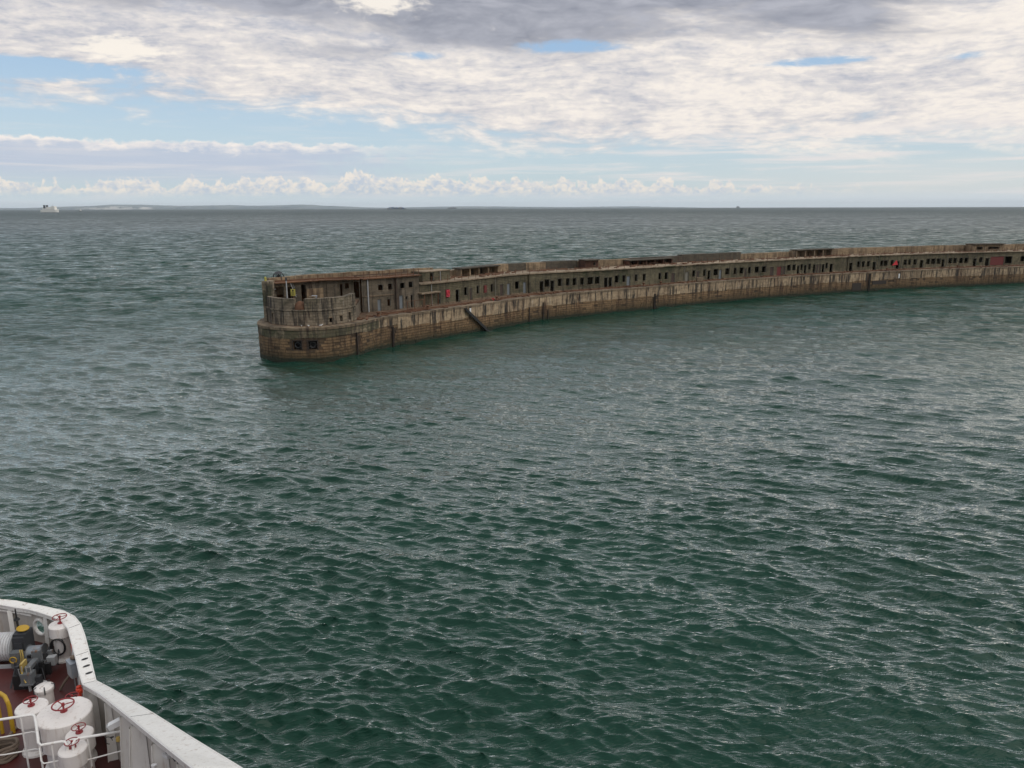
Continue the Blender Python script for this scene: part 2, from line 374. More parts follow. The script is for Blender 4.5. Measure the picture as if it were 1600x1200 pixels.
class Path:
    """plan polyline smoothed; s = metres along, n = metres to the inner (seaward) side"""
    def __init__(s, pts, smooth=True, sub=6):
        p = [Vector(q) for q in pts]
        if smooth:
            out = []
            for i in range(len(p) - 1):
                a, b = p[max(i - 1, 0)], p[min(i + 2, len(p) - 1)]
                for k in range(sub):
                    t = k / sub
                    out.append(0.5 * ((2 * p[i]) + (p[i + 1] - a) * t + (2 * a - 5 * p[i] + 4 * p[i + 1] - b) * t * t + (3 * p[i] - a - 3 * p[i + 1] + b) * t ** 3))
            out.append(p[-1]); p = out
        s.p = p; s.c = [0.0]
        for i in range(1, len(p)): s.c.append(s.c[-1] + (p[i] - p[i - 1]).length)
        s.L = s.c[-1]; s.nrm = []
        for i in range(len(p)):
            t = (p[min(i + 1, len(p) - 1)] - p[max(i - 1, 0)]).normalized(); s.nrm.append(Vector((-t.y, t.x)))
    def __call__(s, a, n=0.0, z=0.0):
        a = min(max(a, 0.0), s.L)
        import bisect
        i = min(max(bisect.bisect_right(s.c, a) - 1, 0), len(s.p) - 2)
        t = (a - s.c[i]) / max(s.c[i + 1] - s.c[i], 1e-9)
        q = s.p[i].lerp(s.p[i + 1], t) + s.nrm[i].lerp(s.nrm[i + 1], t).normalized() * n
        return Vector((q.x, q.y, z))
    def tan(s, a):
        d = s(a + 0.2) - s(a - 0.2); return d.normalized()
    def at_px(s, px, z, n=0.0):
        best = None; N = int(s.L / 0.1)
        if not hasattr(s, 'cache'): s.cache = {}
        key = (round(z, 2), round(n, 2))
        if key not in s.cache: s.cache[key] = [proj(s(k * 0.1, n, z))[0] for k in range(N)]
        arr = s.cache[key]
        for k in range(1, N):
            if (arr[k - 1] <= px < arr[k]): best = k * 0.1 - 0.1 * (arr[k] - px) / (arr[k] - arr[k - 1])
        return best if best is not None else (s.L if px > 1500 else 0.0)

def cuts(a, b, step):
    n = max(1, int(round((b - a) / step))); return [a + (b - a) * i / n for i in range(n + 1)]

def strip(mb, P, s0, s1, n0, n1, z0, z1, step=1.5, ends=True, top=True, bottom=False, back=True, jz=None):
    """a box that follows the path"""
    cs = cuts(s0, s1, step)
    for i in range(len(cs) - 1):
        a, b = cs[i], cs[i + 1]
        za, zb = (z1 + (jz(a) if jz else 0), z1 + (jz(b) if jz else 0))
        A0, A1, B0, B1 = P(a, n0, z0), P(a, n0, za), P(b, n0, z0), P(b, n0, zb)
        C0, C1, D0, D1 = P(a, n1, z0), P(a, n1, za), P(b, n1, z0), P(b, n1, zb)
        mb.face([A0, B0, B1, A1], [(a, z0), (b, z0), (b, zb), (a, za)])
        if back: mb.face([D0, C0, C1, D1], [(b, z0), (a, z0), (a, za), (b, zb)])
        if top: mb.face([A1, B1, D1, C1], [(a, n0), (b, n0), (b, n1), (a, n1)])
        if bottom: mb.face([A0, C0, D0, B0], [(a, n0), (a, n1), (b, n1), (b, n0)])
    if ends:
        for e, q in ((s0, 0), (s1, 1)):
            zt = z1 + (jz(e) if jz else 0)
            pts = [P(e, n1, z0), P(e, n0, z0), P(e, n0, zt), P(e, n1, zt)]
            u = [(e + n1, z0), (e + n0, z0), (e + n0, zt), (e + n1, zt)]
            if q: pts, u = pts[::-1], u[::-1]
            mb.face(pts, u)

def wall_open(mb, P, s0, s1, n, z0, z1, ops, depth=0.35, step=1.5):
    """front face with real openings and reveals. ops: (sa, sb, za, zb)"""
    ss_ = sorted(set(cuts(s0, s1, step) + [x for o in ops for x in o[:2]])); ss_ = [x for x in ss_ if s0 - 1e-6 <= x <= s1 + 1e-6]
    zs = sorted(set([z0, z1] + [x for o in ops for x in o[2:4]]))
    for i in range(len(ss_) - 1):
        a, b = ss_[i], ss_[i + 1]
        if b - a < 1e-5: continue
        for j in range(len(zs) - 1):
            c, d = zs[j], zs[j + 1]; ms, mz = (a + b) / 2, (c + d) / 2
            if any(o[0] < ms < o[1] and o[2] < mz < o[3] for o in ops): continue
            mb.face([P(a, n, c), P(b, n, c), P(b, n, d), P(a, n, d)], [(a, c), (b, c), (b, d), (a, d)])
    for o in ops:
        a, b, c, d = o[:4]; N = n + depth
        mb.face([P(a, n, c), P(a, n, d), P(a, N, d), P(a, N, c)], [(a, c), (a, d), (a + .3, d), (a + .3, c)])
        mb.face([P(b, n, d), P(b, n, c), P(b, N, c), P(b, N, d)], [(b, d), (b, c), (b + .3, c), (b + .3, d)])
        mb.face([P(a, n, d), P(b, n, d), P(b, N, d), P(a, N, d)], [(a, d), (b, d), (b, d + .3), (a, d + .3)])
        mb.face([P(b, n, c), P(a, n, c), P(a, N, c), P(b, N, c)], [(b, c), (a, c), (a, c + .3), (b, c + .3)])

# ------------------------------------------------------------------ SEA
def make_sea():
    half = math.radians(47)
    th = np.concatenate([np.linspace(-half, half, 800), np.linspace(half, 2 * PI - half, 42)[1:-1]])
    r = [18.0]
    while r[-1] < 900: r.append(r[-1] + 0.0022 * r[-1] + 0.045)
    while r[-1] < 40000: r.append(r[-1] * 1.12)
    r = np.array([1.0, 6.0, 12.0] + r)
    R, T = np.meshgrid(r, th, indexing='ij')
    X, Y = R * np.sin(T), R * np.cos(T)
    Z = np.zeros_like(X); DX = np.zeros_like(X); DY = np.zeros_like(X)
    nr = int(np.searchsorted(r, 900))
    Xs, Ys = X[3:nr, :800], Y[3:nr, :800]; Rr = R[3:nr, :800]
    sp = np.maximum(0.0022 * Rr + 0.045, Rr * 2 * half / 800)
    zs = np.zeros_like(Xs); dxs = np.zeros_like(Xs); dys = np.zeros_like(Xs)
    rng = np.random.RandomState(11)
    # patches of rougher and calmer water
    patch = 1 + 0.30 * np.sin(Xs * 0.05 + 1.3 + np.sin(Ys * 0.043) * 1.5) * np.sin(Ys * 0.061 + np.sin(Xs * 0.031) * 2)
    lee = 1 - 0.55 * np.exp(-(((Xs - 25) / 75) ** 2 + ((Ys - 135) / 42) ** 2)) 
    patch = (patch * lee).astype(np.float32)
    Xf, Yf = Xs.astype(np.float32), Ys.astype(np.float32)
    waves = []
    for lam, amp, mean, spread, k in ((14, .050, -95, 20, 6), (6.5, .026, -105, 20, 8), (4.8, .036, -131, 6, 6), (2.6, .0145, -104, 16, 12), (1.45, .0118, -116, 16, 18), (0.80, .0118, -104, 15, 26), (0.50, .0088, -98, 17, 30)):
        for _ in range(k):
            l = lam * rng.uniform(0.72, 1.35)
            waves.append((l, amp * rng.uniform(0.6, 1.3) * (l / lam), math.radians(mean + rng.normal() * spread), rng.uniform(0, 2 * PI)))
    for l, a, d, ph in waves:
        kx, ky = 2 * PI / l * math.cos(d), 2 * PI / l * math.sin(d)
        att = np.clip((l / sp - 2.2) / 2.5, 0, 1).astype(np.float32)
        rows = np.where(att.max(axis=1) > 0)[0]
        if len(rows) == 0: continue
        e = rows[-1] + 1
        p = (kx * Xf[:e] + ky * Yf[:e] + ph).astype(np.float32)
        A = a * att[:e] * patch[:e]
        zs[:e] += A * np.cos(p)
        s_ = np.sin(p) * A * 0.7
        dxs[:e] -= s_ * math.cos(d); dys[:e] -= s_ * math.sin(d)
    Z[3:nr, :800] = zs; X[3:nr, :800] += dxs; Y[3:nr, :800] += dys
    Z[:, 800:] = 0
    nR, nT = X.shape
    co = np.stack([X, Y, Z], -1).reshape(-1, 3)
    i = np.arange(nR - 1)[:, None]; j = np.arange(nT)[None, :]; j2 = (j + 1) % nT
    fa = np.stack([i * nT + j, i * nT + j2, (i + 1) * nT + j2, (i + 1) * nT + j], -1).reshape(-1, 4)[:, ::-1]
    me = bpy.data.meshes.new('sea')
    me.vertices.add(len(co)); me.vertices.foreach_set('co', co.astype(np.float32).ravel())
    me.loops.add(fa.size); me.loops.foreach_set('vertex_index', fa.astype(np.int32).ravel())
    me.polygons.add(len(fa)); me.polygons.foreach_set('loop_start', np.arange(0, fa.size, 4, dtype=np.int32))
    me.polygons.foreach_set('use_smooth', np.ones(len(fa), dtype=bool))
    me.update(calc_edges=True); me.validate()
    if me.polygons[len(me.polygons) // 3].normal.z < 0: me.flip_normals()
    m, nt, b = newmat('sea_water')
    g = nt.nodes.new('ShaderNodeNewGeometry'); s3 = nt.nodes.new('ShaderNodeSeparateXYZ'); nt.links.new(g.outputs['Position'], s3.inputs[0])
    x, y, z = (NV(nt, s3.outputs[k]) for k in range(3))
    R_ = (x * x + y * y)._m('SQRT')
    wob = nse(nt, comb(nt, x * 0.13, y * 0.13, 0.0), 1.0, 3, 0.5)
    ya = y + wob * 3.0
    # ridged ripples, long across the wind
    def ridge(sx, sy, off, det=3, rot=0.0):
        c, s_ = math.cos(rot), math.sin(rot)
        n = nse(nt, comb(nt, (x * c + ya * s_) * sx, (ya * c - x * s_) * sy, off), 1.0, det, 0.5, 0.35)
        return 1.0 - ((n - 0.5) * 2.0).absv() * 2.2
    def rip(sx, sy, off, rot, det=2):
        c, s_ = math.cos(rot), math.sin(rot)
        return nse(nt, comb(nt, (x * c + ya * s_) * sx, (ya * c - x * s_) * sy, off), 1.0, det, 0.5, 0.3)
    h = rip(0.5, 3.2, 0.0, -0.22) * 0.08 + rip(1.1, 6.0, 4.0, 0.1) * 0.068 + rip(2.6, 12.0, 9.0, -0.1, 1) * 0.032
    bn = nt.nodes.new('ShaderNodeBump'); bn.inputs['Strength'].default_value = 1.0; bn.inputs['Distance'].default_value = 1.0
    nt.links.new((h * (R_.ss(2500, 200) * 0.75 + 0.25)).k, bn.inputs['Height'])
    # slopes of waves too small to resolve far out
    def slopes(sx, sy, off):
        cn = nse(nt, comb(nt, x * sx, y * sy, off), 1.0, 3, 0.6, 0.2, color=True)
        sub = nt.nodes.new('ShaderNodeVectorMath'); sub.operation = 'SUBTRACT'; nt.links.new(cn, sub.inputs[0]); sub.inputs[1].default_value = (0.5, 0.5, 0.5)
        return sub.outputs[0]
    mid = slopes(0.30, 0.75, 3.0); near = slopes(0.9, 1.6, 0.0); far = slopes(0.05, 0.11, 7.0)
    def vs(v, f):
        n = nt.nodes.new('ShaderNodeVectorMath'); n.operation = 'SCALE'; nt.links.new(v, n.inputs[0])
        if isinstance(f, NV): nt.links.new(f.k, n.inputs[3])
        else: n.inputs[3].default_value = f
        return n.outputs[0]
    def va(a, c):
        n = nt.nodes.new('ShaderNodeVectorMath'); nt.links.new(a, n.inputs[0]); nt.links.new(c, n.inputs[1]); return n.outputs[0]
    tot = va(va(vs(near, R_.ss(70, 400) * 0.8), vs(mid, R_.ss(50, 240) * 1.15)), vs(far, R_.ss(200, 900) * 1.3))
    fl = nt.nodes.new('ShaderNodeVectorMath'); fl.operation = 'MULTIPLY'; nt.links.new(tot, fl.inputs[0]); fl.inputs[1].default_value = (1, 1.3, 0)
    nn = nt.nodes.new('ShaderNodeVectorMath'); nn.operation = 'NORMALIZE'; nt.links.new(va(bn.outputs[0], fl.outputs[0]), nn.inputs[0])
    tone = nse(nt, comb(nt, x * 0.02, y * 0.035, 0.0), 1.0, 4, 0.55)
    bc = mixc(nt, tone.ss(0.35, 0.65), (0.008, 0.038, 0.025), (0.012, 0.049, 0.034))
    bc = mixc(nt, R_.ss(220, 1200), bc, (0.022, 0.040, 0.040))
    fo = nse(nt, comb(nt, x, y, 0.0), 2.4, 7, 0.72)
    def blob(p, rx, ry):
        ex, ey = (x - p.x) * (1 / rx), (y - p.y) * (1 / ry); return ((ex * ex + ey * ey) * -1.0).exp()
    fm = blob(at(9, 797, 0), 0.8, 0.7) * 0.72 + blob(at(398, 543, 0), 3.0, 2.5) * 0.45 + blob(at(590, 549, 0), 2.5, 1.5) * 0.42 + blob(at(500, 567, 0), 5, 0.8) * 0.4 + blob(at(766, 516, 0), 1.8, 0.9) * 0.62
    foam = (fm * 0.95 + (fo - 0.5) * 1.3).ss(0.42, 0.85)
    nt.nodes.remove(b)
    dif = nt.nodes.new('ShaderNodeBsdfDiffuse'); nt.links.new(mixc(nt, foam, bc, (0.62, 0.66, 0.66)), dif.inputs[0]); nt.links.new(nn.outputs[0], dif.inputs['Normal'])
    glo = nt.nodes.new('ShaderNodeBsdfGlossy'); glo.distribution = 'GGX'; nt.links.new((R_.ss(60, 1500) * 0.2 + 0.06).k, glo.inputs['Roughness']); nt.links.new(nn.outputs[0], glo.inputs['Normal'])
    glo.inputs[0].default_value = (0.97, 1.0, 0.98, 1)
    dt = nt.nodes.new('ShaderNodeVectorMath'); dt.operation = 'DOT_PRODUCT'; nt.links.new(nn.outputs[0], dt.inputs[0]); nt.links.new(g.outputs['Incoming'], dt.inputs[1])
    cosv = NV(nt, dt.outputs['Value']).clamp()
    gn = nse(nt, comb(nt, x * 0.07, y * 0.11, 21.0), 1.0, 5, 0.75, 0.3)
    gm = nse(nt, comb(nt, x * 0.006, y * 0.016, 31.0), 1.0, 6, 0.7, 0.3)
    gw = R_.ss(70, 320)
    gust = 1.0 + (gn - 0.5) * 6.5 * gw + (gm - 0.5) * 2.5 * R_.ss(300, 1500)
    gust = gust.maxi(0.25)
    fr_ = ((1.0 - cosv).powr(4.3) * 1.75 + 0.012).mini(0.92) * (1.0 - foam * 0.8) * (1.0 - R_.ss(40, 200) * 0.62 - R_.ss(300, 4000) * 0.16) * gust
    mx = nt.nodes.new('ShaderNodeMixShader'); nt.links.new(fr_.k, mx.inputs[0]); nt.links.new(dif.outputs[0], mx.inputs[1]); nt.links.new(glo.outputs[0], mx.inputs[2])
    nt.links.new(mx.outputs[0], nt.nodes['Material Output'].inputs['Surface'])
    me.materials.append(m)
    o = bpy.data.objects.new('sea', me); COL.objects.link(o)
    o['kind'] = 'structure'; o['label'] = 'green grey choppy sea stretching to the horizon'
make_sea()

# ------------------------------------------------------------------ far coast
def make_coast():
    prof = [(-260, 3), (-60, 4), (20, 3), (50, 5), (90, 7), (120, 7), (140, 9), (150, 10), (200, 9.5), (235, 8), (260, 7), (300, 7.5), (340, 8.5), (370, 7), (400, 7), (430, 8), (455, 9), (475, 8.5), (490, 6.5), (520, 5.5), (560, 3), (600, 2), (640, 3), (680, 4), (730, 4.5), (780, 4), (830, 3), (900, 2.5), (950, 3.2), (1000, 3.6), (1040, 2.4), (1100, 0.8)]
    D = 30000.0; mb = MB()
    pts = []
    for i in range(len(prof) - 1):
        (a, ha), (b, hb) = prof[i], prof[i + 1]
        n = max(1, int((b - a) / 4))
        for k in range(n):
            t = k / n; px = a + (b - a) * t
            hh = (ha + (hb - ha) * t) * 0.78 * D / F + 8 * mnoise.noise(Vector((px * 0.11, 0, 0))) + 5 * mnoise.noise(Vector((px * 0.6, 3, 0)))
            pts.append((px, max(hh, 6)))
    rows = []
    for px, hh in pts:
        x = (px - 800) / F * D
        cliff = 0.62 if 165 < px < 262 else (0.42 if 20 < px < 480 else 0.25)
        cliff += 0.12 * mnoise.noise(Vector((px * 0.3, 7, 0)))
        rows.append([(x, D, -0.5), (x, D + 40, hh * cliff), (x, D + 700, hh * (0.6 + cliff * 0.3)), (x, D + 2200, hh), (x, D + 5200, hh * 0.6)])
    for i in range(len(rows) - 1):
        for k in range(4): mb.face([rows[i][k], rows[i + 1][k], rows[i + 1][k + 1], rows[i][k + 1]], smooth=True)
    m, nt, b = newmat('hazed_coast_land')
    g = nt.nodes.new('ShaderNodeNewGeometry'); s3 = nt.nodes.new('ShaderNodeSeparateXYZ'); nt.links.new(g.outputs['Position'], s3.inputs[0])
    x, y, z = (NV(nt, s3.outputs[k]) for k in range(3))
    n = nse(nt, comb(nt, x, y, z * 3), 0.0012, 5, 0.6); n2 = nse(nt, comb(nt, x, z * 6, 0.0), 0.0022, 6, 0.7)
    c = mixc(nt, n.ss(0.4, 0.6), (0.13, 0.17, 0.20), (0.19, 0.22, 0.23))  # distance haze partly put into the land colours, paler and bluer
    ch = (D + 60 - y).ss(0, 30) * n2.ss(0.42, 0.55) * x.ss(-16800, -15500) * x.ss(-13300, -14000)
    c = mixc(nt, ch, c, (0.72, 0.70, 0.66)); nt.links.new(c, b.inputs['Base Color']); b.inputs['Roughness'].default_value = 1.0
    o = mb.build('coast_hills', m); o['kind'] = 'structure'; o['label'] = 'low blue coastline with pale chalk cliffs on the horizon'
make_coast()

# ------------------------------------------------------------------ BREAKWATER
rim = Path([(-39.4, 133), (-39.6, 127), (-39.5, 121), (-39.0, 117.2), (-37.4, 113.9), (-34.2, 111.7), (-30.2, 111.0), (-26.3, 112.7), (-23.4, 116.2), (-21.6, 120.4), (-19.3, 124.0), (-16, 127.9), (-9, 135.5), (-1.2, 144.7), (7.6, 154.4), (22, 164.2), (45, 179.8), (63.3, 190.6), (88, 203.2), (115, 214.5), (149, 225), (192, 236), (242, 247)])
face = Path([(-24.9, 127.7), (-21.7, 130.3), (-18.7, 133), (-9.5, 143.1), (2.7, 157), (22.4, 168.5), (46, 184), (64, 194.5), (88.5, 208), (115, 219.5), (150, 231), (192, 242), (242, 253)])
DZ, RZ, R2 = 5.0, 8.8, 10.5     # quay deck, single-storey roof, two-storey roof
bw = thing('breakwater', 'long weathered stone breakwater curving away from its rounded head on the left', 'breakwater', (-30, 112, 0))
# body: deck polygon and seaward wall
outer = [tuple(face(s_, 10.5)[:2]) for s_ in cuts(8, face.L, 6)]
poly = [tuple(rim(s_, 0.05)[:2]) for s_ in cuts(0, rim.L, 2.0)] + outer[::-1]
def poly_body(name, poly, z0, z1, mat, parent):
    bm = bmesh.new(); uvl = bm.loops.layers.uv.new('UVMap')
    top = [bm.verts.new((x, y, z1)) for x, y in poly]; bot = [bm.verts.new((x, y, z0)) for x, y in poly]
    bm.faces.new(top); n = len(poly)
    for i in range(n): bm.faces.new([bot[i], bot[(i + 1) % n], top[(i + 1) % n], top[i]])
    bmesh.ops.recalc_face_normals(bm, faces=bm.faces)
    for f in bm.faces:
        for l in f.loops: l[uvl].uv = (l.vert.co.x, l.vert.co.y) if abs(f.normal.z) > 0.5 else (l.vert.co.x + l.vert.co.y, l.vert.co.z)
    bmesh.ops.triangulate(bm, faces=[f for f in bm.faces if len(f.verts) > 4])
    me = bpy.data.meshes.new(name); bm.to_mesh(me); bm.free(); me.materials.append(mat)
    o = bpy.data.objects.new(name, me); COL.objects.link(o)
    if parent: o.parent = parent; o.matrix_parent_inverse = Matrix.Translation(-parent.location)
    return o
poly_in = [tuple(rim(s_, 1.5)[:2]) for s_ in cuts(0, rim.L, 2.0)] + outer[::-1]
poly_body('deck', poly_in, -4, DZ - 0.004, M['deck'], bw)
# openings (square ports) in the head wall
def rs(px, z): return rim.at_px(px, z)
ports = []
for px, py in ((464.5, 537), (489, 538)):
    s_ = rs(px, 2.4); ports.append((s_ - 0.62, s_ + 0.62, 1.75, 3.05))
mb = MB(); wall_open(mb, rim, 0, rim.L, 0, -4, 4.6, ports, depth=1.2, step=1.2); mb.build('quay_wall', M['quay'], bw)
for o in ports:
    mb = MB(); strip(mb, rim, o[0], o[1], 1.15, 1.25, o[2], o[3], 2)
    mb.build('port_plate', M['dark'], bw)
    c = rim((o[0] + o[1]) / 2, 0.35, (o[2] + o[3]) / 2); t = rim.tan((o[0] + o[1]) / 2)
    mb = MB(); mb.tube([c + t * math.cos(a) * 0.42 + Vector((0, 0, 1)) * math.sin(a) * 0.42 for a in [2 * PI * k / 16 for k in range(16)]], 0.14, 6, closed=True)
    mb.build('fender_ring', M['black'], bw)
    mb = MB(); strip(mb, rim, o[0] - 0.14, o[0] - 0.01, -0.06, 0.1, o[2] - 0.12, o[3] + 0.12, 2); strip(mb, rim, o[1] + 0.01, o[1] + 0.14, -0.06, 0.1, o[2] - 0.12, o[3] + 0.12, 2)
    strip(mb, rim, o[0] - 0.005, o[1] + 0.005, -0.06, 0.1, o[3] + 0.01, o[3] + 0.12, 2); mb.build('port_surround', M['timber'], bw)
# courses of stone blocks, proud of the wall
slots = [(rs(613.5, 1.5), 0.35, -1, 3.2), (rs(557, 2.2), 0.12, -1, 3.6), (rs(1022.5, 2), 0.5, -1, 3.3), (rs(1357.5, 2), 0.6, -1, 4.6), (rs(826, 2), 0.12, -1, 3.0), (rs(848, 2), 0.14, -1, 3.6), (rs(615 + 240, 1), 0.1, -1, 2)]
mb = MB(); rng = random.Random(3)
s_head = rs(600, 2.5)
row = 0; z = -0.55
while z < 3.7:
    a = (row % 2) * 0.55; hgt = 0.42
    while a < rim.L - 1.3:
        wd = rng.uniform(0.85, 1.35); b_ = min(a + wd, rim.L - 0.1)
        zlim = 3.4 if a < s_head + 4 else 2.75
        if z < zlim and rng.random() < 0.93 and not any(o[0] - 0.15 < b_ and o[1] + 0.15 > a and o[2] - 0.12 < z + hgt and o[3] + 0.12 > z for o in ports) \
           and not any(sl[0] - sl[1] / 2 < b_ and sl[0] + sl[1] / 2 > a for sl in slots[:4]):
            n = -rng.uniform(0.015, 0.10)
            g_ = 0.018
            A0, B0, B1, A1 = rim(a + g_, n, z + g_), rim(b_ - g_, n, z + g_), rim(b_ - g_, n, z + hgt - g_), rim(a + g_, n, z + hgt - g_)
            a0, b0, b1, a1 = rim(a + g_, .02, z + g_), rim(b_ - g_, .02, z + g_), rim(b_ - g_, .02, z + hgt - g_), rim(a + g_, .02, z + hgt - g_)
            U = [(a, z), (b_, z), (b_, z + hgt), (a, z + hgt)]
            mb.face([A0, B0, B1, A1], U); mb.face([A1, B1, b1, a1], U); mb.face([a0, b0, B0, A0], U); mb.face([A0, A1, a1, a0], U); mb.face([B0, b0, b1, B1], U)
        a = b_
    z += 0.44; row += 1
o = mb.build('stone_courses', M['block'], bw, weld=False); o['kind'] = 'stuff'
# concrete panels of the upper band, one by one
a = 0.2; rng = random.Random(5)
while a < rim.L - 3:
    wd = rng.uniform(2.0, 3.1)
    if a > rs(1330, 4): wd *= 1.5
    inh = a < s_head + 2
    zb = (3.4 if inh else 2.75) + rng.uniform(-0.12, 0.12)
    mb = MB(); strip(mb, rim, a + 0.02, a + wd - 0.03, -rng.uniform(0.04, 0.13), 0.03, zb, 4.62, 1.3, bottom=True, back=False)
    mb.build('concrete_panel', M['headw'] if a < s_head - 3 else M['panel'], bw); a += wd
mb = MB(); strip(mb, rim, 0.05, rim.L - 0.1, -0.15, 1.5, 4.62, DZ, 0.6, bottom=True, jz=lambda a: 0.07 * mnoise.noise(Vector((a * 0.9, 0, 0))) + 0.05 * mnoise.noise(Vector((a * 2.9, 4, 0))) - 0.02); mb.build('coping', M['cope'], bw)
# dark fender timbers / ladders down the wall
for s_, wd, z0, z1 in slots:
    mb = MB(); strip(mb, rim, s_ - wd / 2, s_ - wd / 2 + 0.09 + wd * 0.1, -0.26, 0, z0, z1, 2); strip(mb, rim, s_ + wd / 2 - 0.09, s_ + wd / 2, -0.22, 0, z0, z1, 2)
    zz_ = 0.0
    while zz_ < z1 and wd > 0.3:
        strip(mb, rim, s_ - wd / 2 + .05, s_ + wd / 2 - .05, -0.17, -0.08, zz_, zz_ + 0.08, 2); zz_ += 0.35
    strip(mb, rim, s_ - wd / 2 + .02, s_ + wd / 2 - .02, -0.05, 0, z0, z1, 2)
    mb.build('wall_ladder' if wd > 0.3 else 'fender_pile', M['timber'], bw)
# dark panels on the wall face, painting the shade of openings near the far ladder
for p0, p1, z0, z1 in ((1331, 1345, 0.4, 2.3), (1362, 1384, 1.6, 2.6)):
    mb = MB(); strip(mb, rim, rs(p0, 1.5), rs(p1, 1.5), -0.14, 0.03, z0, z1, 2, bottom=True); mb.build('opening_shade_panel', M['timber'], bw)
# diagonal landing stair, built proud; its dark colour stands in for recess shade
sA, sB = rs(724, 4.6), rs(761, 0.2); N_ = 18
st = MB(); sid = MB()
for k in range(N_):
    t0 = k / N_; a0 = sA + (sB - sA) * t0; a1 = sA + (sB - sA) * (k + 1) / N_; zt = 4.7 - (4.9) * t0
    strip(st, rim, a0, a1 - 0.002, -0.62, -0.1, zt - 0.3, zt - 0.05, 2, bottom=True)
    cs = [rim(a0, -0.70, zt - 0.5), rim(a1, -0.70, zt - 0.5 - 4.9 / N_), rim(a1, -0.70, zt + 0.1 - 4.9 / N_), rim(a0, -0.70, zt + 0.1)]
    cb = [rim(a0, -0.63, zt - 0.5), rim(a1, -0.63, zt - 0.5 - 4.9 / N_), rim(a1, -0.63, zt + 0.1 - 4.9 / N_), rim(a0, -0.63, zt + 0.1)]
    sid.face(cs); sid.face(cb[::-1]); sid.face([cs[3], cs[2], cb[2], cb[3]]); sid.face([cs[0], cb[0], cb[1], cs[1]])
stair = thing('landing_stair', 'landing stair darkened like a shaded recess slanting down the quay wall to the water', 'stair', rim(sA, -0.5, 4.6))
st.build('step', M['timber'], stair); sid.build('recess_shade_band', M['black'], stair)
# white painted marks on the wall
for px, z0, z1, wd in ((734, 3.6, 4.5, 0.42), (1404.5, 3.0, 4.2, 0.4)):
    s_ = rs(px, 4); mb = MB(); strip(mb, rim, s_ - wd / 2, s_ + wd / 2, -0.17, 0, z0, z1, 2, bottom=True)
    mb.build('white_mark', M['plast'], bw)

# ---- deck clutter: rusty rails, bollards, timber
rng = random.Random(9)
rg = thing('rusty_crane_rail', 'pair of rusty rails running along the quay deck behind the coping', 'rail', rim(s_head + 4, 1.8, DZ))
for n in (1.75, 2.6):
    mb = MB(); strip(mb, rim, s_head + 2, rim.L - 2, n, n + 0.12, DZ, DZ + 0.14, 1.5); mb.build('rail', M['rust'], rg)
def bollard(loc, label):
    o = thing('bollard', label, 'bollard', loc, 'rusty mooring bollards on the quay edge')
    x, y, z = loc; mb = MB(); mb.lathe([(0.0, 0), (0.42, 0), (0.42, 0.08), (0.24, 0.14), (0.19, 0.5), (0.34, 0.62), (0.34, 0.74), (0.0, 0.82)], loc, 12); mb.build('post', M['rust'], o)
    mb = MB(); mb.box(-0.5, 0.5, -0.5, 0.5, -0.02, 0.035, Matrix.Translation(loc)); mb.build('base_plate', M['dark'], o)
for px, lab in ((598, 'rusty bollard nearest the rounded head of the quay'), (674, 'rusty bollard left of the landing stair top'), (782, 'rusty bollard beside the small red debris'), (1010, 'rusty bollard right of the middle of the quay'), (1037, 'rusty bollard near the quay wall step'), (1390, 'rusty bollard under the red triangular sign'), (1500, 'rusty bollard at the far right of the quay')):
    bollard(rim(rs(px, 5), 0.9, DZ + 0.05), lab)
mb = MB()
for _ in range(420):
    a = rng.uniform(s_head - 6, rim.L - 10); n = rng.uniform(0.6, 3.2); L = rng.uniform(0.2, 1.3); t = Matrix.Translation(rim(a, n, DZ + rng.uniform(0.04, 0.10))) @ Matrix.Rotation(rng.uniform(0, PI), 4, 'Z') @ Matrix.Rotation(rng.uniform(-.2, .2), 4, 'Y')
    mb.box(-L / 2, L / 2, -rng.uniform(.04, .2), rng.uniform(.04, .2), -0.03, rng.uniform(.05, .22), t)
o = mb.build('scrap_debris', M['rust']); tag(o, 'rusty scrap metal and rubble strewn over the quay deck', None, kind='stuff')
# gantry-like rusty frame posts between deck and building (left of the stair)
fr = thing('pipe_rack', 'rusty steel pipe frame standing on the deck before the two storey building', 'frame', rim(rs(660, 5), 2, DZ))
for p0 in (650, 661, 675):
    mb = MB(); q_ = rim(rs(p0, 6), 2.2, DZ); mb.tube([q_, q_ + Vector((0, 0, 1.7))], 0.06, 5); mb.build('post', M['rust'], fr)
mb = MB(); mb.tube([rim(rs(650, 6), 2.2, DZ + 1.65), rim(rs(675, 6), 2.2, DZ + 1.65)], 0.05, 5); mb.build('bar', M['rust'], fr)

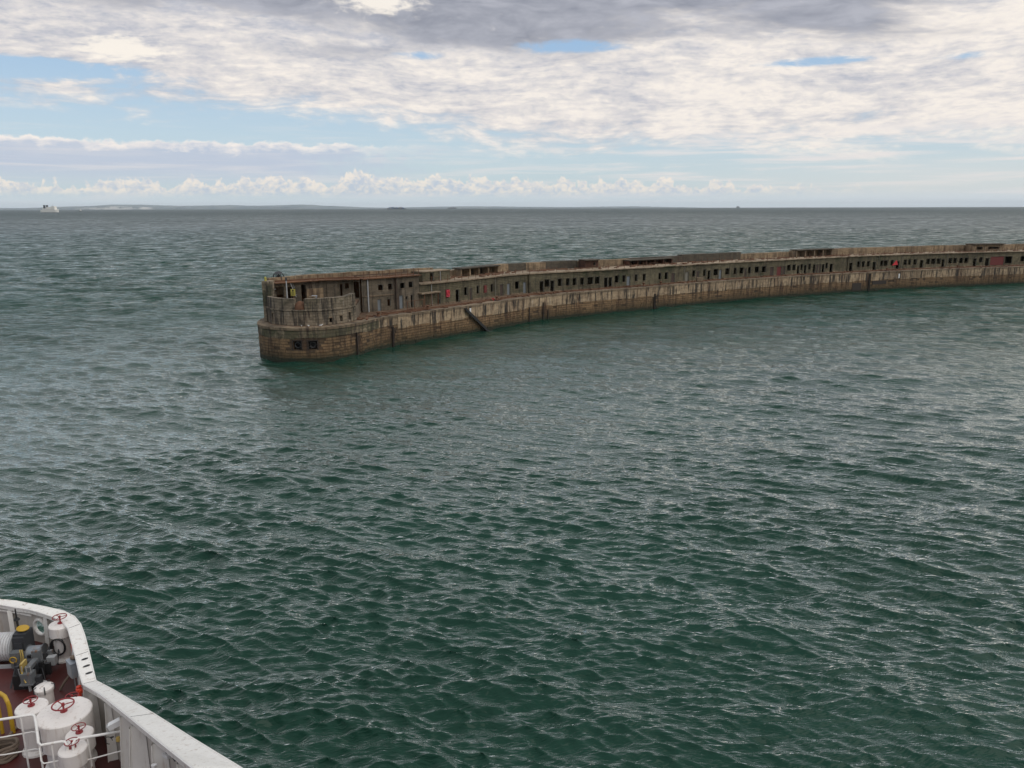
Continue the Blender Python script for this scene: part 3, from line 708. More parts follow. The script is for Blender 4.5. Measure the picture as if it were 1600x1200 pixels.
# ------------------------------------------------------------------ BUILDINGS
def fs(px, z, P=face, n=0.0): return P.at_px(px, z, n)
fill_box_cache = {}
def add_openings(o, P, n, ops, parent):
    """one child per opening"""
    a, b, c, d, kind = o
    if kind in ('w', 'wd'):
        f = MB(); t = 0.07
        strip(f, P, a, a + t, n + 0.12, n + 0.2, c, d, 5); strip(f, P, b - t, b, n + 0.12, n + 0.2, c, d, 5)
        strip(f, P, a + t, b - t, n + 0.12, n + 0.2, d - t, d, 5, bottom=True)
        fo = f.build('window', M['frame'], parent)
        s2 = MB(); strip(s2, P, a - 0.06, b + 0.06, n - 0.07, n + 0.14, c - 0.09, c - 0.005, 5, bottom=True); sl = s2.build('sill', M['cope'], parent)
        sl.parent = fo; sl.matrix_parent_inverse = Matrix.Identity(4); sl.matrix_parent_inverse = fo.matrix_parent_inverse.inverted() @ sl.matrix_parent_inverse if False else Matrix.Translation(parent.location)
        sl.matrix_parent_inverse = Matrix.Identity(4)
    else:
        mat = {'d': M['doorb'], 'p': M['doorp'], 'r': M['doorr'], 'g': M['frame'], 'x': None}[kind]
        f = MB(); t = 0.09
        strip(f, P, a, a + t, n + 0.1, n + 0.2, c, d, 5); strip(f, P, b - t, b, n + 0.1, n + 0.2, c, d, 5)
        strip(f, P, a + t, b - t, n + 0.1, n + 0.2, d - t, d, 5, bottom=True)
        if mat is None: f.build('doorway', M['frame'], parent)
        else:
            dr = MB(); strip(dr, P, a + t, b - t, n + 0.22, n + 0.27, c, d - t, 5, bottom=True)
            strip(dr, P, a + t + 0.1, b - t - 0.1, n + 0.205, n + 0.225, c + 0.25, c + (d - c) * 0.45, 5, bottom=True)
            strip(dr, P, a + t + 0.1, b - t - 0.1, n + 0.205, n + 0.225, c + (d - c) * 0.55, d - t - 0.15, 5, bottom=True)
            door = dr.build('door', mat, parent)
            if kind == 'r': door['label'] = 'dark red door'
            if kind == 'p': door['label'] = 'pale grey door'
            f.build('door_frame', M['frame'], parent)

def range_building(name, label, P, s0, s1, n0, n1, z0, z1, ops, wallmat, roofmat=None, eave=0.35, rooft=0.22, cat='building', front_extra=None, pil=True):
    b = thing(name, label, cat, P(s0, n0, z0))
    mb = MB(); wall_open(mb, P, s0, s1, n0, z0, z1, [o[:4] for o in ops], 0.32)
    # ends and back
    for e in (s0, s1):
        pts = [P(e, n0, z0), P(e, n1, z0), P(e, n1, z1), P(e, n0, z1)]; mb.face(pts, [(e, z0), (e + n1 - n0, z0), (e + n1 - n0, z1), (e, z1)])
    for a, c in zip(cuts(s0, s1, 3)[:-1], cuts(s0, s1, 3)[1:]):
        mb.face([P(c, n1, z0), P(a, n1, z0), P(a, n1, z1), P(c, n1, z1)], [(c, z0), (a, z0), (a, z1), (c, z1)])
    mb.build('wall', wallmat, b, weld=False)
    for o in ops: add_openings(o, P, n0, ops, b)
    rf = MB(); strip(rf, P, s0 - 0.05, s1 + 0.05, n0 - eave, n1 + 0.05, z1 + 0.002, z1 + rooft, 0.9, bottom=True, jz=lambda a: 0.09 * mnoise.noise(Vector((a * 1.3, 5, 0))) + 0.07 * mnoise.noise(Vector((a * 3.3, 8, 0))))
    rf.build('roof', roofmat or M['roof'], b)
    # plinth and rainwater pipes
    edges = [s0] + sorted([x for o in ops if o[2] < z0 + 0.2 for x in (o[0] - 0.05, o[1] + 0.05)]) + [s1]
    for k in range(0, len(edges) - 1, 2):
        if edges[k + 1] - edges[k] > 0.3:
            pl = MB(); strip(pl, P, edges[k], edges[k + 1], n0 - 0.08, n0, z0, z0 + 0.22, 2); pl.build('plinth', M['cope'], b)
    rr = random.Random(int(s0 * 10))
    a = s0 + rr.uniform(2, 5)
    while a < s1 - 1:
        if not any(o[0] - 0.25 < a < o[1] + 0.25 for o in ops):
            t = MB(); t.tube([P(a, n0 - 0.09, z0), P(a, n0 - 0.09, z1 - 0.02)], 0.055, 5); t.build('drain_pipe', rr.choice([M['galv'], M['rust'], M['frame']]), b)
        a += rr.uniform(6, 11)
    return b

def railing(label, P, s0, s1, n, z, h=1.0, step=2.0, rails=True, seed=1):
    o = thing('roof_railing', label, 'railing', P(s0, n, z), 'rusty railings along the roof edges')
    rr = random.Random(seed); a = s0; prev = None
    while a < s1:
        if rr.random() < 0.92:
            mb = MB(); q_ = P(a, n, z); lean = Vector((rr.uniform(-.05, .05), rr.uniform(-.05, .05), 0)); hh = h * rr.uniform(0.9, 1.12)
            mb.tube([q_, q_ + lean + Vector((0, 0, hh))], 0.055, 5); mb.build('post', M['rust'], o)
            if prev is not None and rails and rr.random() < 0.35:
                mb = MB(); mb.tube([prev + Vector((0, 0, h * .88)), q_ + Vector((0, 0, h * .88))], 0.022, 4); mb.build('rail', M['rust'], o)
            prev = q_
        else: prev = None
        a += step * rr.uniform(0.85, 1.15)
    return o

def op(px, wd, kind, z0=None, z1=None, P=face, n=0.0, s0=-1e9, s1=1e9):
    base = DZ
    a, b = (DZ + 0.02, 7.3) if kind in 'dprgx' else (6.0, 7.55)
    if z0 is not None: a, b = z0, z1
    s_ = fs(px, (a + b) / 2, P, n); return (s_ - wd / 2, s_ + wd / 2, a, b, kind)
def clean(ops, s0, s1):
    ops = sorted(ops); out = []
    for o in ops:
        if o[0] < s0 + 0.2 or o[1] > s1 - 0.2: continue
        if out and o[0] < out[-1][1] + 0.15:
            o = (out[-1][1] + 0.15,) + o[1:]
            if o[1] - o[0] < 0.3: continue
        out.append(o)
    return out
sb = [fs(656, 7), fs(825, 7), fs(1057, 7), fs(1325, 7), face.L - 2]
w9, d9 = 0.95, 0.95
opsB = clean([op(686, 0.8, 'x'), op(699, 0.9, 'w'), op(715, 1.0, 'x'), op(728, .9, 'w'), op(736, .8, 'd'), op(747, .8, 'w'), op(758, 1.0, 'w', 6.0, 7.5), op(769, .8, 'w'), op(784, 1.1, 'd'), op(795, 1.0, 'p'), op(808, 1.1, 'w'), op(820, .9, 'p')], *sb[:2])
opsC = clean([op(844.5, 1.1, 'x'), op(853, 1.3, 'w'), op(861, 1.1, 'x'), op(873, 1, 'w'), op(885.6, 1, 'w'), op(896, 1, 'w'), op(908, 1, 'w'), op(920.6, 1.5, 'w'), op(931.6, 1.3, 'w'), op(945, 1.1, 'x'), op(951, 1.3, 'x'), op(962, 1.2, 'w'), op(973, .9, 'w'), op(980, 1.1, 'p'), op(992, .8, 'w'), op(1004.6, .9, 'w'), op(1029, .9, 'w'), op(1039, 1, 'w'), op(1049.6, 1.2, 'd')], *sb[1:3])
opsD = clean([op(1074.6, 1.2, 'g'), op(1085.5, 1, 'w'), op(1091.5, 1, 'd'), op(1102, 1, 'w'), op(1109, 1, 'x'), op(1120, 1.6, 'w'), op(1126.8, 1, 'p'), op(1138, 1.5, 'w'), op(1150, 1, 'w'), op(1160, 1.4, 'w'), op(1166, .8, 'd'), op(1172.5, 1, 'w'), op(1184, 1.5, 'w'), op(1195, 1.5, 'w'), op(1207, 1.4, 'd'), op(1219, 1.8, 'r'), op(1226, 1.1, 'd'), op(1234, 1.4, 'w'), op(1242, 1.3, 'w'), op(1248.6, 1, 'x'), op(1254, 1, 'w'), op(1259.5, 1, 'x'), op(1266.5, 1, 'w'), op(1273.5, 1, 'x'), op(1278, .9, 'd'), op(1282.5, .9, 'd'), op(1287.5, 1, 'x'), op(1293, 1, 'w'), op(1300, 1.2, 'x')], *sb[2:4])
opsE = clean([op(1329.6, 1.3, 'x'), op(1342, 1.2, 'w'), op(1349, 1.2, 'w'), op(1357, 1.2, 'w'), op(1366, 1.3, 'x'), op(1378, 1.2, 'w'), op(1384, 1.6, 'w'), op(1394, 1.2, 'w'), op(1402.6, 1.4, 'x'), op(1414.5, 1.3, 'w'), op(1421.5, 1.1, 'w'), op(1430, 1.3, 'w'), op(1440, 1.3, 'x'), op(1450.5, 1.5, 'w'), op(1458.5, 1.7, 'w'), op(1467, 1.5, 'w'), op(1473.6, 1.2, 'x'), op(1485, 1.4, 'w'), op(1492.5, 1.4, 'w'), op(1502, 1.5, 'w'), op(1510, 1.5, 'w'), op(1523, 1.3, 'x'), op(1532.6, 1.3, 'w'), op(1542.6, 1.5, 'x'), op(1558.5, 5.4, 'r', 5.1, 7.7), op(1574, 3.8, 'w', 5.5, 7.6), op(1598, 1.6, 'w'), op(1620, 1.6, 'w')], *sb[3:5])
BC = 'barracks building'
B = range_building('barracks_building', 'single storey green-grey range with a pink-red lifebuoy case, right of the two storey block', face, sb[0], sb[1], 0.0, 6, DZ, RZ, opsB, M['green'])
Cb = range_building('barracks_building', 'single storey olive range with the brick hut standing behind its roof', face, sb[1], sb[2], -0.45, 5.6, DZ, RZ + 0.02, opsC, M['green'])
Db = range_building('barracks_building', 'single storey range with a dark red door near its middle right', face, sb[2], sb[3], 0.25, 6.2, DZ, RZ - 0.02, opsD, M['green'])
Eb = range_building('barracks_building', 'farthest single storey range with a wide maroon double door', face, sb[3], sb[4], 0.0, 6, DZ, RZ + 0.05, opsE, M['green'])
for o in (B, Cb, Db, Eb): o['group'] = 'derelict barracks ranges along the breakwater'
railing('rusty railing on the roof of the range right of the two storey block', face, sb[0] + 1, sb[1] - 0.5, 0.3, RZ + 0.2, 1.05, 1.9, seed=2)
railing('rusty railing on the roof of the range before the brick hut', face, sb[1] + 0.5, sb[2] - 0.5, 0.1, RZ + 0.2, 0.95, 2.1, seed=3)
railing('rusty railing on the pale roof before the four bay shelter', face, sb[2] + 0.5, sb[3] - 0.5, 0.6, RZ + 0.2, 1.1, 2.0, seed=4)
railing('rusty railing on the roof of the farthest range', face, sb[3] + 0.5, sb[4] - 6, 0.4, RZ + 0.2, 1.1, 2.0, seed=5)
# rubble and rust on the single-storey roofs
mb = MB(); rng = random.Random(21)
for _ in range(420):
    a = rng.uniform(sb[0] + 1, sb[4] - 5); n = rng.uniform(1.2, 5.2); L = rng.uniform(0.2, 2.2)
    t = Matrix.Translation(face(a, n, RZ + 0.27)) @ Matrix.Rotation(math.atan2(face.tan(a).y, face.tan(a).x) + rng.uniform(-.3, .3), 4, 'Z')
    mb.box(-L / 2, L / 2, -rng.uniform(.05, .3), rng.uniform(.05, .3), -0.05, rng.uniform(.03, .2), t)
tag(mb.build('roof_debris', M['rust']), 'rusty scrap and rubble lying on the long flat roofs', None, kind='stuff')

# two storey block on the left of the range
f2 = Path([(-37.6, 121.2), (-34.6, 123.7), (-31, 126.6), (-28, 127.6), (-25.2, 128.0)], smooth=False)
g2 = face
w2 = [op(593, 0.75, 'p', 5.02, 7.0), op(608, .65, 'w', 5.7, 6.9), op(595, 1.0, 'w', 8.45, 9.45), op(610, .9, 'w', 8.45, 9.5), op(627, 1.05, 'p', 5.02, 7.35), op(629, 1.0, 'w', 8.5, 9.5), op(642, 1.0, 'w', 8.5, 9.55), op(635.5, .5, 'w', 6.5, 7.1), op(644, .6, 'x', 5.02, 7.3)]
TS = fs(655, 9)
o2 = sorted(w2)
TB = thing('two_storey_block', 'two storey grey-brown block with a rusty roof edge, right of the rounded bastion', 'building', face(0, 0, DZ))
mb = MB(); wall_open(mb, face, 0, TS, 0, DZ, R2, [o[:4] for o in o2], 0.32, 1.2)
mb.face([face(TS, 0, DZ), face(TS, 5.5, DZ), face(TS, 5.5, R2), face(TS, 0, R2)], [(0, 5), (5, 5), (5, 10), (0, 10)])
mb.build('wall', M['grey'], TB, weld=False)
for o in o2: add_openings(o, face, 0, o2, TB)
mb = MB(); strip(mb, face, 0.05, fs(617, 8) - 0.2, -0.12, 0, 7.55, 7.75, 1, bottom=True); mb.build('string_course', M['cope'], TB)
mb = MB(); strip(mb, face, fs(617.5, 8), fs(622, 8), -0.3, 0, DZ, R2 - 0.2, 2); mb.build('pilaster', M['parad'], TB)
mb = MB(); strip(mb, face, 0.0, TS + 0.15, -0.55, 5.5, R2 + 0.002, R2 + 0.16, 0.6, bottom=True, jz=lambda a: 0.10 * mnoise.noise(Vector((a * 1.7, 9, 0)))); mb.build('roof', M['rustroof'], TB)
mb = MB(); a = fs(574.5, 8)
mb.tube([face(a, -0.15, DZ), face(a, -0.15, R2 - 0.05)], 0.12, 7); mb.build('drain_pipe', M['galv'], TB)
# upper casemate wall behind the bastion
CW = thing('casemate', 'dark open fronted casemate under the rusty roof behind the curved bastion', 'building', f2(0, 0, 7.2))
def f2op(p0, p1, z0, z1): return (f2.at_px(p0, (z0 + z1) / 2), f2.at_px(p1, (z0 + z1) / 2), z0, z1)
co = [f2op(427, 444, 7.6, 9.9), f2op(450, 456.5, 7.6, 9.8), f2op(471, 478, 7.3, 10.0), f2op(531.5, 535, 7.6, 9.8), f2op(539, 545, 9.0, 9.9), f2op(553, 561, 7.4, 10.1)]
mb = MB(); wall_open(mb, f2, 0.0, f2.L, 0, DZ, R2, co, 0.5, 1.0); mb.build('wall', M['grey'], CW, weld=False)
for o in co:
    mb = MB(); strip(mb, f2, o[0] - 0.1, o[1] + 0.1, -0.06, 0.1, o[3] + 0.01, o[3] + 0.14, 3, bottom=True); mb.build('lintel', M['cope'], CW)
for p0, p1, z1, mt in ((457, 470, 9.6, 'parad'), (478.5, 505, 9.3, 'para'), (511, 529, 9.9, 'grey')):
    mb = MB(); strip(mb, f2, f2.at_px(p0, 8), f2.at_px(p1, 8), -0.25, -0.01, 7.2, z1, 1); mb.build('blocked_bay', M[mt], CW)
mb = MB(); strip(mb, f2, 0.1, f2.L, -0.9, 3.0, R2 + 0.002, R2 + 0.14, 0.5, bottom=True, jz=lambda a: 0.12 * mnoise.noise(Vector((a * 1.9, 2, 0)))); mb.build('roof', M['rustroof'], CW)
# body behind (so nothing is hollow from the side)
poly = [tuple(f2(s_, 3.2)[:2]) for s_ in cuts(0.1, f2.L, 2)] + [tuple(face(TS, 5.2)[:2])] + [tuple(face(TS, 8)[:2])] + [(-28, 140), (-38.5, 129)]
poly_body('rear_block', poly, DZ, R2 + 0.05, M['rustroof'], CW)
# rusty rails lying on the upper roofs + sea parapet of the upper roofs
par2 = Path([(-38.4, 122.2), (-35, 126.5), (-30.5, 131.5), (-23.5, 136.5), (-14.5, 143.5)])
PW = thing('upper_parapet', 'brown parapet behind the rusty upper roof on the left', 'wall', par2(0, 0, R2))
a = 0.0; rr = random.Random(4)
while a < par2.L - 1:
    wd = min(rr.uniform(2.5, 4), par2.L - a); mb = MB(); strip(mb, par2, a, a + wd - 0.03, rr.uniform(0, .05), 0.9, R2 - 2, R2 + 0.75 + rr.uniform(-.05, .05), 1.5, bottom=True); mb.build('wall_section', M['para'], PW); a += wd
for k, n in enumerate((1.2, 2.0, 3.0)):
    mb = MB(); strip(mb, face, 0.3, TS - 0.2, n, n + 0.16, R2 + 0.15, R2 + (0.3, 0.42, 0.5)[k], 1.0); tag(mb.build('rusty_pipe_run', (M['rust'], M['cope'], M['rustd'])[k]), ['rusty pipe run nearest the roof edge of the two storey block', 'middle rusty pipe run on the two storey roof', 'rearmost rusty pipe run on the two storey roof'][k], 'pipe')
mb = MB(); strip(mb, f2, 0.8, f2.L, 0.6, 0.8, R2 + 0.15, R2 + 0.38, 1.0); tag(mb.build('rusty_pipe_run', M['rust']), 'rusty pipe run on the roof above the curved bastion', 'pipe')
railing('rusty railing on the two storey roof right of the bastion', face, 0.4, TS, -0.2, R2 + 0.1, 1.15, 1.3, seed=6)
railing('rusty railing on the casemate roof above the bastion', f2, 6.0, f2.L, -0.5, R2 + 0.1, 1.0, 1.5, seed=7)
# rooftop cabin right of the two-storey block
s0, s1 = fs(660, 9.5, face, 1.8), fs(703, 9.5, face, 1.8); oo = [(fs(675, 9.5, face, 1.8) - .45, fs(675, 9.5, face, 1.8) + .45, 9.02, 10.6, 'x')]
range_building('rooftop_cabin', 'small olive cabin with a dark doorway on the roof, right of the two storey block', face, s0, s1, 1.8, 4.6, RZ + 0.2, 10.75, oo, M['green'], eave=0.15, rooft=0.14)
mb = MB(); strip(mb, face, sb[0] - 0.5, fs(682, 7), -1.1, -0.02, 7.25, 7.45, 0.5, bottom=True, jz=lambda a: .06 * mnoise.noise(Vector((a * 3, 1, 0))))
cn = thing('broken_canopy', 'broken concrete canopy slab on the wall below the rooftop cabin', 'canopy', face(sb[0], -0.5, 7.3)); mb.build('slab', M['roof'], cn)
for k in range(3):
    q_ = face(sb[0] + 0.3 + k * 1.6, -0.9, DZ); mb = MB(); mb.tube([q_, q_ + Vector((0, 0, 2.25))], 0.08, 6); mb.build('post', M['rust'], cn)

# corner pier of ashlar blocks, block by block
pier = thing('corner_pier', 'square brown ashlar pier at the far left corner of the breakwater head', 'pier', at(416, 465, 9.0))
px0, px1 = at(409.5, 452, 10), at(423.5, 452, 10)
tdir = (px1 - px0); tdir.z = 0; wdt = tdir.length; tdir.normalize(); bdir = Vector((-tdir.y, tdir.x, 0)); org = Vector((px0.x, px0.y + 0.0, 0))
rr = random.Random(12); z = 5.0; row = 0
while z < 11.0:
    h_ = 0.44 if z < 10.4 else 0.5
    cutp = [0, wdt * (0.64 if row % 2 else 0.34), wdt]
    if row > 12: cutp = [0, wdt]
    for i in range(len(cutp) - 1):
        pr = rr.uniform(0, 0.05); T = Matrix((tdir.to_4d(), bdir.to_4d(), (0, 0, 1, 0), (0, 0, 0, 1))).transposed(); T[0][3], T[1][3], T[2][3] = org.x, org.y, z
        T[3][0] = T[3][1] = T[3][2] = 0; T[3][3] = 1
        mb = MB(); mb.box(cutp[i] + .012, cutp[i + 1] - .012, -pr, 1.6 + rr.uniform(0, .04), 0.012, h_ - 0.012, T); mb.build('stone', M['bast'], pier)
    z += h_; row += 1
mb = MB(); T2 = T.copy(); T2[2][3] = 5.0; mb.box(0.04, wdt - .04, 0.04, 1.55, 0, z - 5.05, T2); mb.build('mortar_core', M['parad'], pier)
q_ = org + tdir * wdt * 0.3 + bdir * 0.6; q_.z = z
mb = MB(); mb.lathe([(0, 0), (0.17, 0), (0.17, 0.55), (0.12, 0.6), (0.0, 0.62)], q_, 10); tag(mb.build('marker_post', M['signy']), 'short pale yellow marker post on top of the corner pier', 'post')
# bracket off the left face
q_ = org + tdir * -0.02 + bdir * 0.6; mb = MB(); mb.tube([q_ + Vector((0, 0, 9.2)), q_ + tdir * -1.2 + Vector((0, 0, 9.2)), q_ + tdir * -1.2 + Vector((0, 0, 8.75))], 0.04, 5)
tag(mb.build('davit_bracket', M['dark']), 'thin dark bracket sticking out left of the corner pier over the water', 'bracket')

# ---- curved bastion
bp = Path([(-38.2, 122.6), (-38.0, 119.5), (-37.1, 116.6), (-35.2, 114.4), (-32.6, 113.3), (-29.8, 113.1), (-27.2, 114.3), (-25.3, 116.3), (-24.2, 118.9)])
BA = thing('gun_bastion', 'rounded masonry bastion with a streaked parapet at the end of the breakwater', 'bastion', (-30.5, 118, DZ))
def bo(px, wd, z0, z1): s_ = bp.at_px(px, (z0 + z1) / 2); return (s_ - wd / 2, s_ + wd / 2, z0, z1)
bops = sorted([bo(417.5, .28, 5.1, 6.5), bo(426, .4, 5.1, 6.6), bo(533.5, .5, 5.3, 6.2), bo(546.5, .55, 5.3, 6.5), bo(558, .3, 5.2, 6.4), bo(517, .45, 5.3, 6.0)])
mb = MB(); wall_open(mb, bp, 0, bp.L, 0, DZ, 7.2, bops, 0.6, 0.8)
e = bp(bp.L, 0, DZ); mb.face([e, Vector((-25.3, 127.9, DZ)), Vector((-25.3, 127.9, 7.2)), Vector((e.x, e.y, 7.2))], [(0, 5), (9, 5), (9, 7.2), (0, 7.2)])
mb.build('lower_wall', M['bast'], BA, weld=False)
for o in bops:
    mb = MB(); strip(mb, bp, o[0] - 0.08, o[1] + 0.08, -0.06, 0.08, o[3] + 0.005, o[3] + 0.14, 3, bottom=True); mb.build('lintel', M['cope'], BA)
mb = MB(); strip(mb, bp, 0, bp.L, -0.16, 0.5, 7.2, 7.36, 0.7, bottom=True); mb.build('cornice', M['bast'], BA)
fl_ = [tuple(bp(s_, 0.3)[:2]) for s_ in cuts(0, bp.L, 1.5)] + [(-25.4, 127.6), (-31, 126.3), (-37.4, 121.3)]
poly_body('bastion_floor', fl_, 6.95, 7.28, M['deck'], BA)
g0, g1 = bp.at_px(459, 8.2), bp.at_px(475, 8.2)
ed = [0.0, bp.at_px(436, 8.2), g0]; ed2 = [g1, bp.at_px(508, 8.2), bp.at_px(540, 8.2), bp.L]
for E_ in (ed, ed2):
    for i in range(len(E_) - 1):
        zt = 8.98 if E_ is ed else 9.0
        tilt = (0.25 if (E_ is ed2 and i == 2) else 0)
        mb = MB(); strip(mb, bp, E_[i] + 0.015, E_[i + 1] - 0.015, 0.05, 0.75, 7.36, zt, 0.6, jz=lambda a, i=i, E_=E_: 0.04 * mnoise.noise(Vector((a * 1.4, 3, i))) + tilt * (a - E_[i]) / max(E_[i + 1] - E_[i], .1))
        mb.build('parapet_section', M['bast'], BA)
# closing wall to the building
e = bp(bp.L, 0.05, 0); cl = Path([(e.x, e.y), (-25.3, 127.8)], smooth=False)
# rusty plate in the gap
c = bp((g0 + g1) / 2, 0.1, 7.6)
mb = MB(); mb.lathe([(0, 1.05), (0.35, 0.95), (0.75, 0.5), (0.95, 0.1), (0.95, -0.5), (0.7, -0.75), (0, -0.8)], c + Vector((0, .6, 0)), 14, Matrix.Scale(0.72, 4, (0, 1, 0)))
tag(mb.build('rusty_gun_shield', M['rust']), 'orange rusted steel dome wedged in the gap of the bastion parapet', 'gun shield')
rr = random.Random(8)
for k, (px, y_, hh, lab) in enumerate(((475, 1.6, .5, 'small pale concrete lump left on the bastion floor'), (483, 1.6, .45, 'pale concrete lump second from the parapet gap'), (488.5, 2.2, 1.35, 'tall pale concrete block with a square cap on the bastion'), (499, 3.6, 1.2, 'blue grey locker standing at the back of the bastion'))):
    s_ = bp.at_px(px, 8.6); c = bp(s_, y_, 7.28); T = Matrix.Translation(c) @ Matrix.Rotation(rr.uniform(-.4, .4), 4, 'Z')
    mb = MB(); mb.box(-.33, .33, -.3, .3, 0, 1.15 + hh * 0.35, T); mb.box(-.4, .4, -.36, .36, 1.15 + hh * 0.35, 1.35 + hh * 0.38, T)
    tag(mb.build('locker' if k == 3 else 'concrete_block', M['bluegrey'] if k == 3 else M['cope']), lab, 'locker' if k == 3 else 'block')
# pole with sign
q_ = at(446, 463, 9.0); sp = thing('sign_pole', 'tall grey pole with a dark lamp on top, left of the yellow sign', 'pole', (q_.x, q_.y + 0.9, 7.28))
b0 = Vector((q_.x, q_.y + .9, 7.28)); mb = MB(); mb.tube([b0, b0 + Vector((0, 0, 4.05))], 0.09, 8); mb.build('pole', M['galv'], sp)
mb = MB(); mb.tube([b0 + Vector((0, 0, 4.0)), b0 + Vector((0, 0, 4.5))], 0.15, 8); mb.build('lamp', M['dark'], sp)
mb = MB(); mb.tube([b0 + Vector((0.15, 0, 4.45)), b0 + Vector((.45, 0, 4.6)), b0 + Vector((.5, 0, 4.1))], 0.03, 5); mb.build('bracket', M['dark'], sp)
c = at(452, 455.5, 9.5); T = Matrix.Translation((c.x, c.y + 2.0, 9.15)); sg = thing('warning_sign', 'square yellow warning notice fixed beside the pole above the bastion', 'sign', (c.x, c.y + 2, 8))
mb = MB(); mb.box(-.36, .36, -.03, .03, -.52, .52, T); mb.build('panel', M['signy'], sg)
mb = MB()
for k in range(5): mb.box(-.26 + (k % 2) * .04, .22 - (k % 3) * .06, -.045, -.032, .05 - k * .11, .09 - k * .11, T)
mb.box(-.12, .12, -.045, -.032, .18, .40, T); mb.build('lettering', M['black'], sg)
mb = MB(); mb.tube([Vector((c.x, c.y + 2.05, 7.28)), Vector((c.x, c.y + 2.05, 9.6))], 0.05, 6); mb.build('post', M['rust'], sg)
mb = MB(); a0 = at(453, 441, 10.6); a1 = at(463, 464, 8.2); mb.tube([a0, a1], 0.05, 5); a2 = at(456, 440, 10.6); a3 = at(466, 463, 8.2); mb.tube([a2, a3], 0.05, 5)
for k in range(1, 8): mb.tube([a0.lerp(a1, k / 8), a2.lerp(a3, k / 8)], 0.03, 4)
tag(mb.build('leaning_ladder', M['galv']), 'grey ladder leaning from the bastion floor to the rusty roof', 'ladder')
# domed cage with a lamp on the roof
c = at(434, 438.5, R2 + .2); c = Vector((c.x, c.y + .6, R2 + 0.14)); dm = thing('domed_cage', 'dark domed steel cage with equipment on the casemate roof', 'cage', c)
for k in range(4):
    a = k * PI / 4; mb = MB(); d_ = Vector((math.cos(a), math.sin(a), 0)); mb.tube([c + d_ * -.88] + [c + d_ * (-.88 * math.cos(t)) + Vector((0, 0, .55 + .95 * math.sin(t))) for t in [PI * j / 10 for j in range(11)]] + [c + d_ * .88], 0.05, 5); mb.build('hoop', M['dark'], dm)
mb = MB(); mb.lathe([(.74, 1.12), (.55, 1.32), (.25, 1.47), (0, 1.51)], c, 14); mb.build('hood', M['dark'], dm)
mb = MB(); mb.lathe([(0, 0), (.12, 0), (.1, .5), (.32, .6), (.36, .75), (.12, .9), (.1, 1.2), (0, 1.2)], c, 10); mb.build('beacon', M['dark'], dm)
# cranked white pipe by the bastion corner
# items on the walls
def on_face(px, z, n=-0.12, P=face): return P(fs(px, z, P), n, z)
c = on_face(699, 6.9); t = face.tan(fs(699, 6.9))
lb = thing('lifebuoy_case', 'bright pink-red lifebuoy case on the green wall left of the stair', 'lifebuoy case', c)
Tm = Matrix.Translation(c) @ Matrix.Rotation(math.atan2(t.y, t.x), 4, 'Z')
mb = MB(); mb.box(-.42, .42, -.12, .1, -.75, .55, Tm); mb.build('case', M['pink'], lb)
mb = MB(); mb.tube([Tm @ Vector((.28 * math.cos(k * PI / 8), -.17, -.05 + .34 * math.sin(k * PI / 8))) for k in range(16)], 0.07, 6, closed=True); mb.build('ring', M['red'], lb)
c = on_face(758, 6.75, -.05); t = face.tan(fs(758, 6.7)); Tm = Matrix.Translation(c) @ Matrix.Rotation(math.atan2(t.y, t.x), 4, 'Z')
mb = MB(); mb.box(-.4, .4, -.05, .05, -.7, .7, Tm); mb.box(-.3, .3, -.08, -.05, -.6, .6, Tm); tag(mb.build('red_shutter', M['doorr']), 'dull red shutter board over a window left of the stepped wall', 'shutter')
s_ = fs(1397.5, 6.7); c = face(s_, -0.2, 6.2); t = face.tan(s_); mb = MB()
for n_ in (-.04, .04):
    pass
A, Bq, Cq = c - t * 1.1 + Vector((0, 0, -.1)), c + t * 1.1 + Vector((0, 0, 0)), c + t * .5 + Vector((0, 0, 1.3)); off = Vector((t.y, -t.x, 0)) * 0.06
mb.face([A, Bq, Cq]); mb.face([A + off, Cq + off, Bq + off]); mb.face([A, A + off, Bq + off, Bq]); mb.face([Bq, Bq + off, Cq + off, Cq]); mb.face([Cq, Cq + off, A + off, A])
tag(mb.build('red_triangle_board', M['red']), 'bright red triangular board propped against the farthest range', 'board')
q_ = rim(rs(780, 5.2), 1.6, DZ); mb = MB(); mb.box(-.3, .25, -.12, .14, 0, .22, Matrix.Translation(q_) @ Matrix.Rotation(.6, 4, 'Z')); mb.tube([q_ + Vector((-.25, 0, .25)), q_ + Vector((.1, .1, .42)), q_ + Vector((.3, 0, .2))], .07, 6)
tag(mb.build('red_debris', M['red']), 'small red float lying on the quay deck among rust', 'float')
q_ = rim(rs(1101, 5.4), 1.5, DZ); mb = MB(); mb.box(-.7, .7, -.4, .4, 0, .9, Matrix.Translation(q_)); mb.box(-.75, .75, -.45, .45, .9, 1.0, Matrix.Translation(q_))
tag(mb.build('concrete_box', M['cope']), 'pale concrete box standing on the quay deck in the middle distance', 'box')

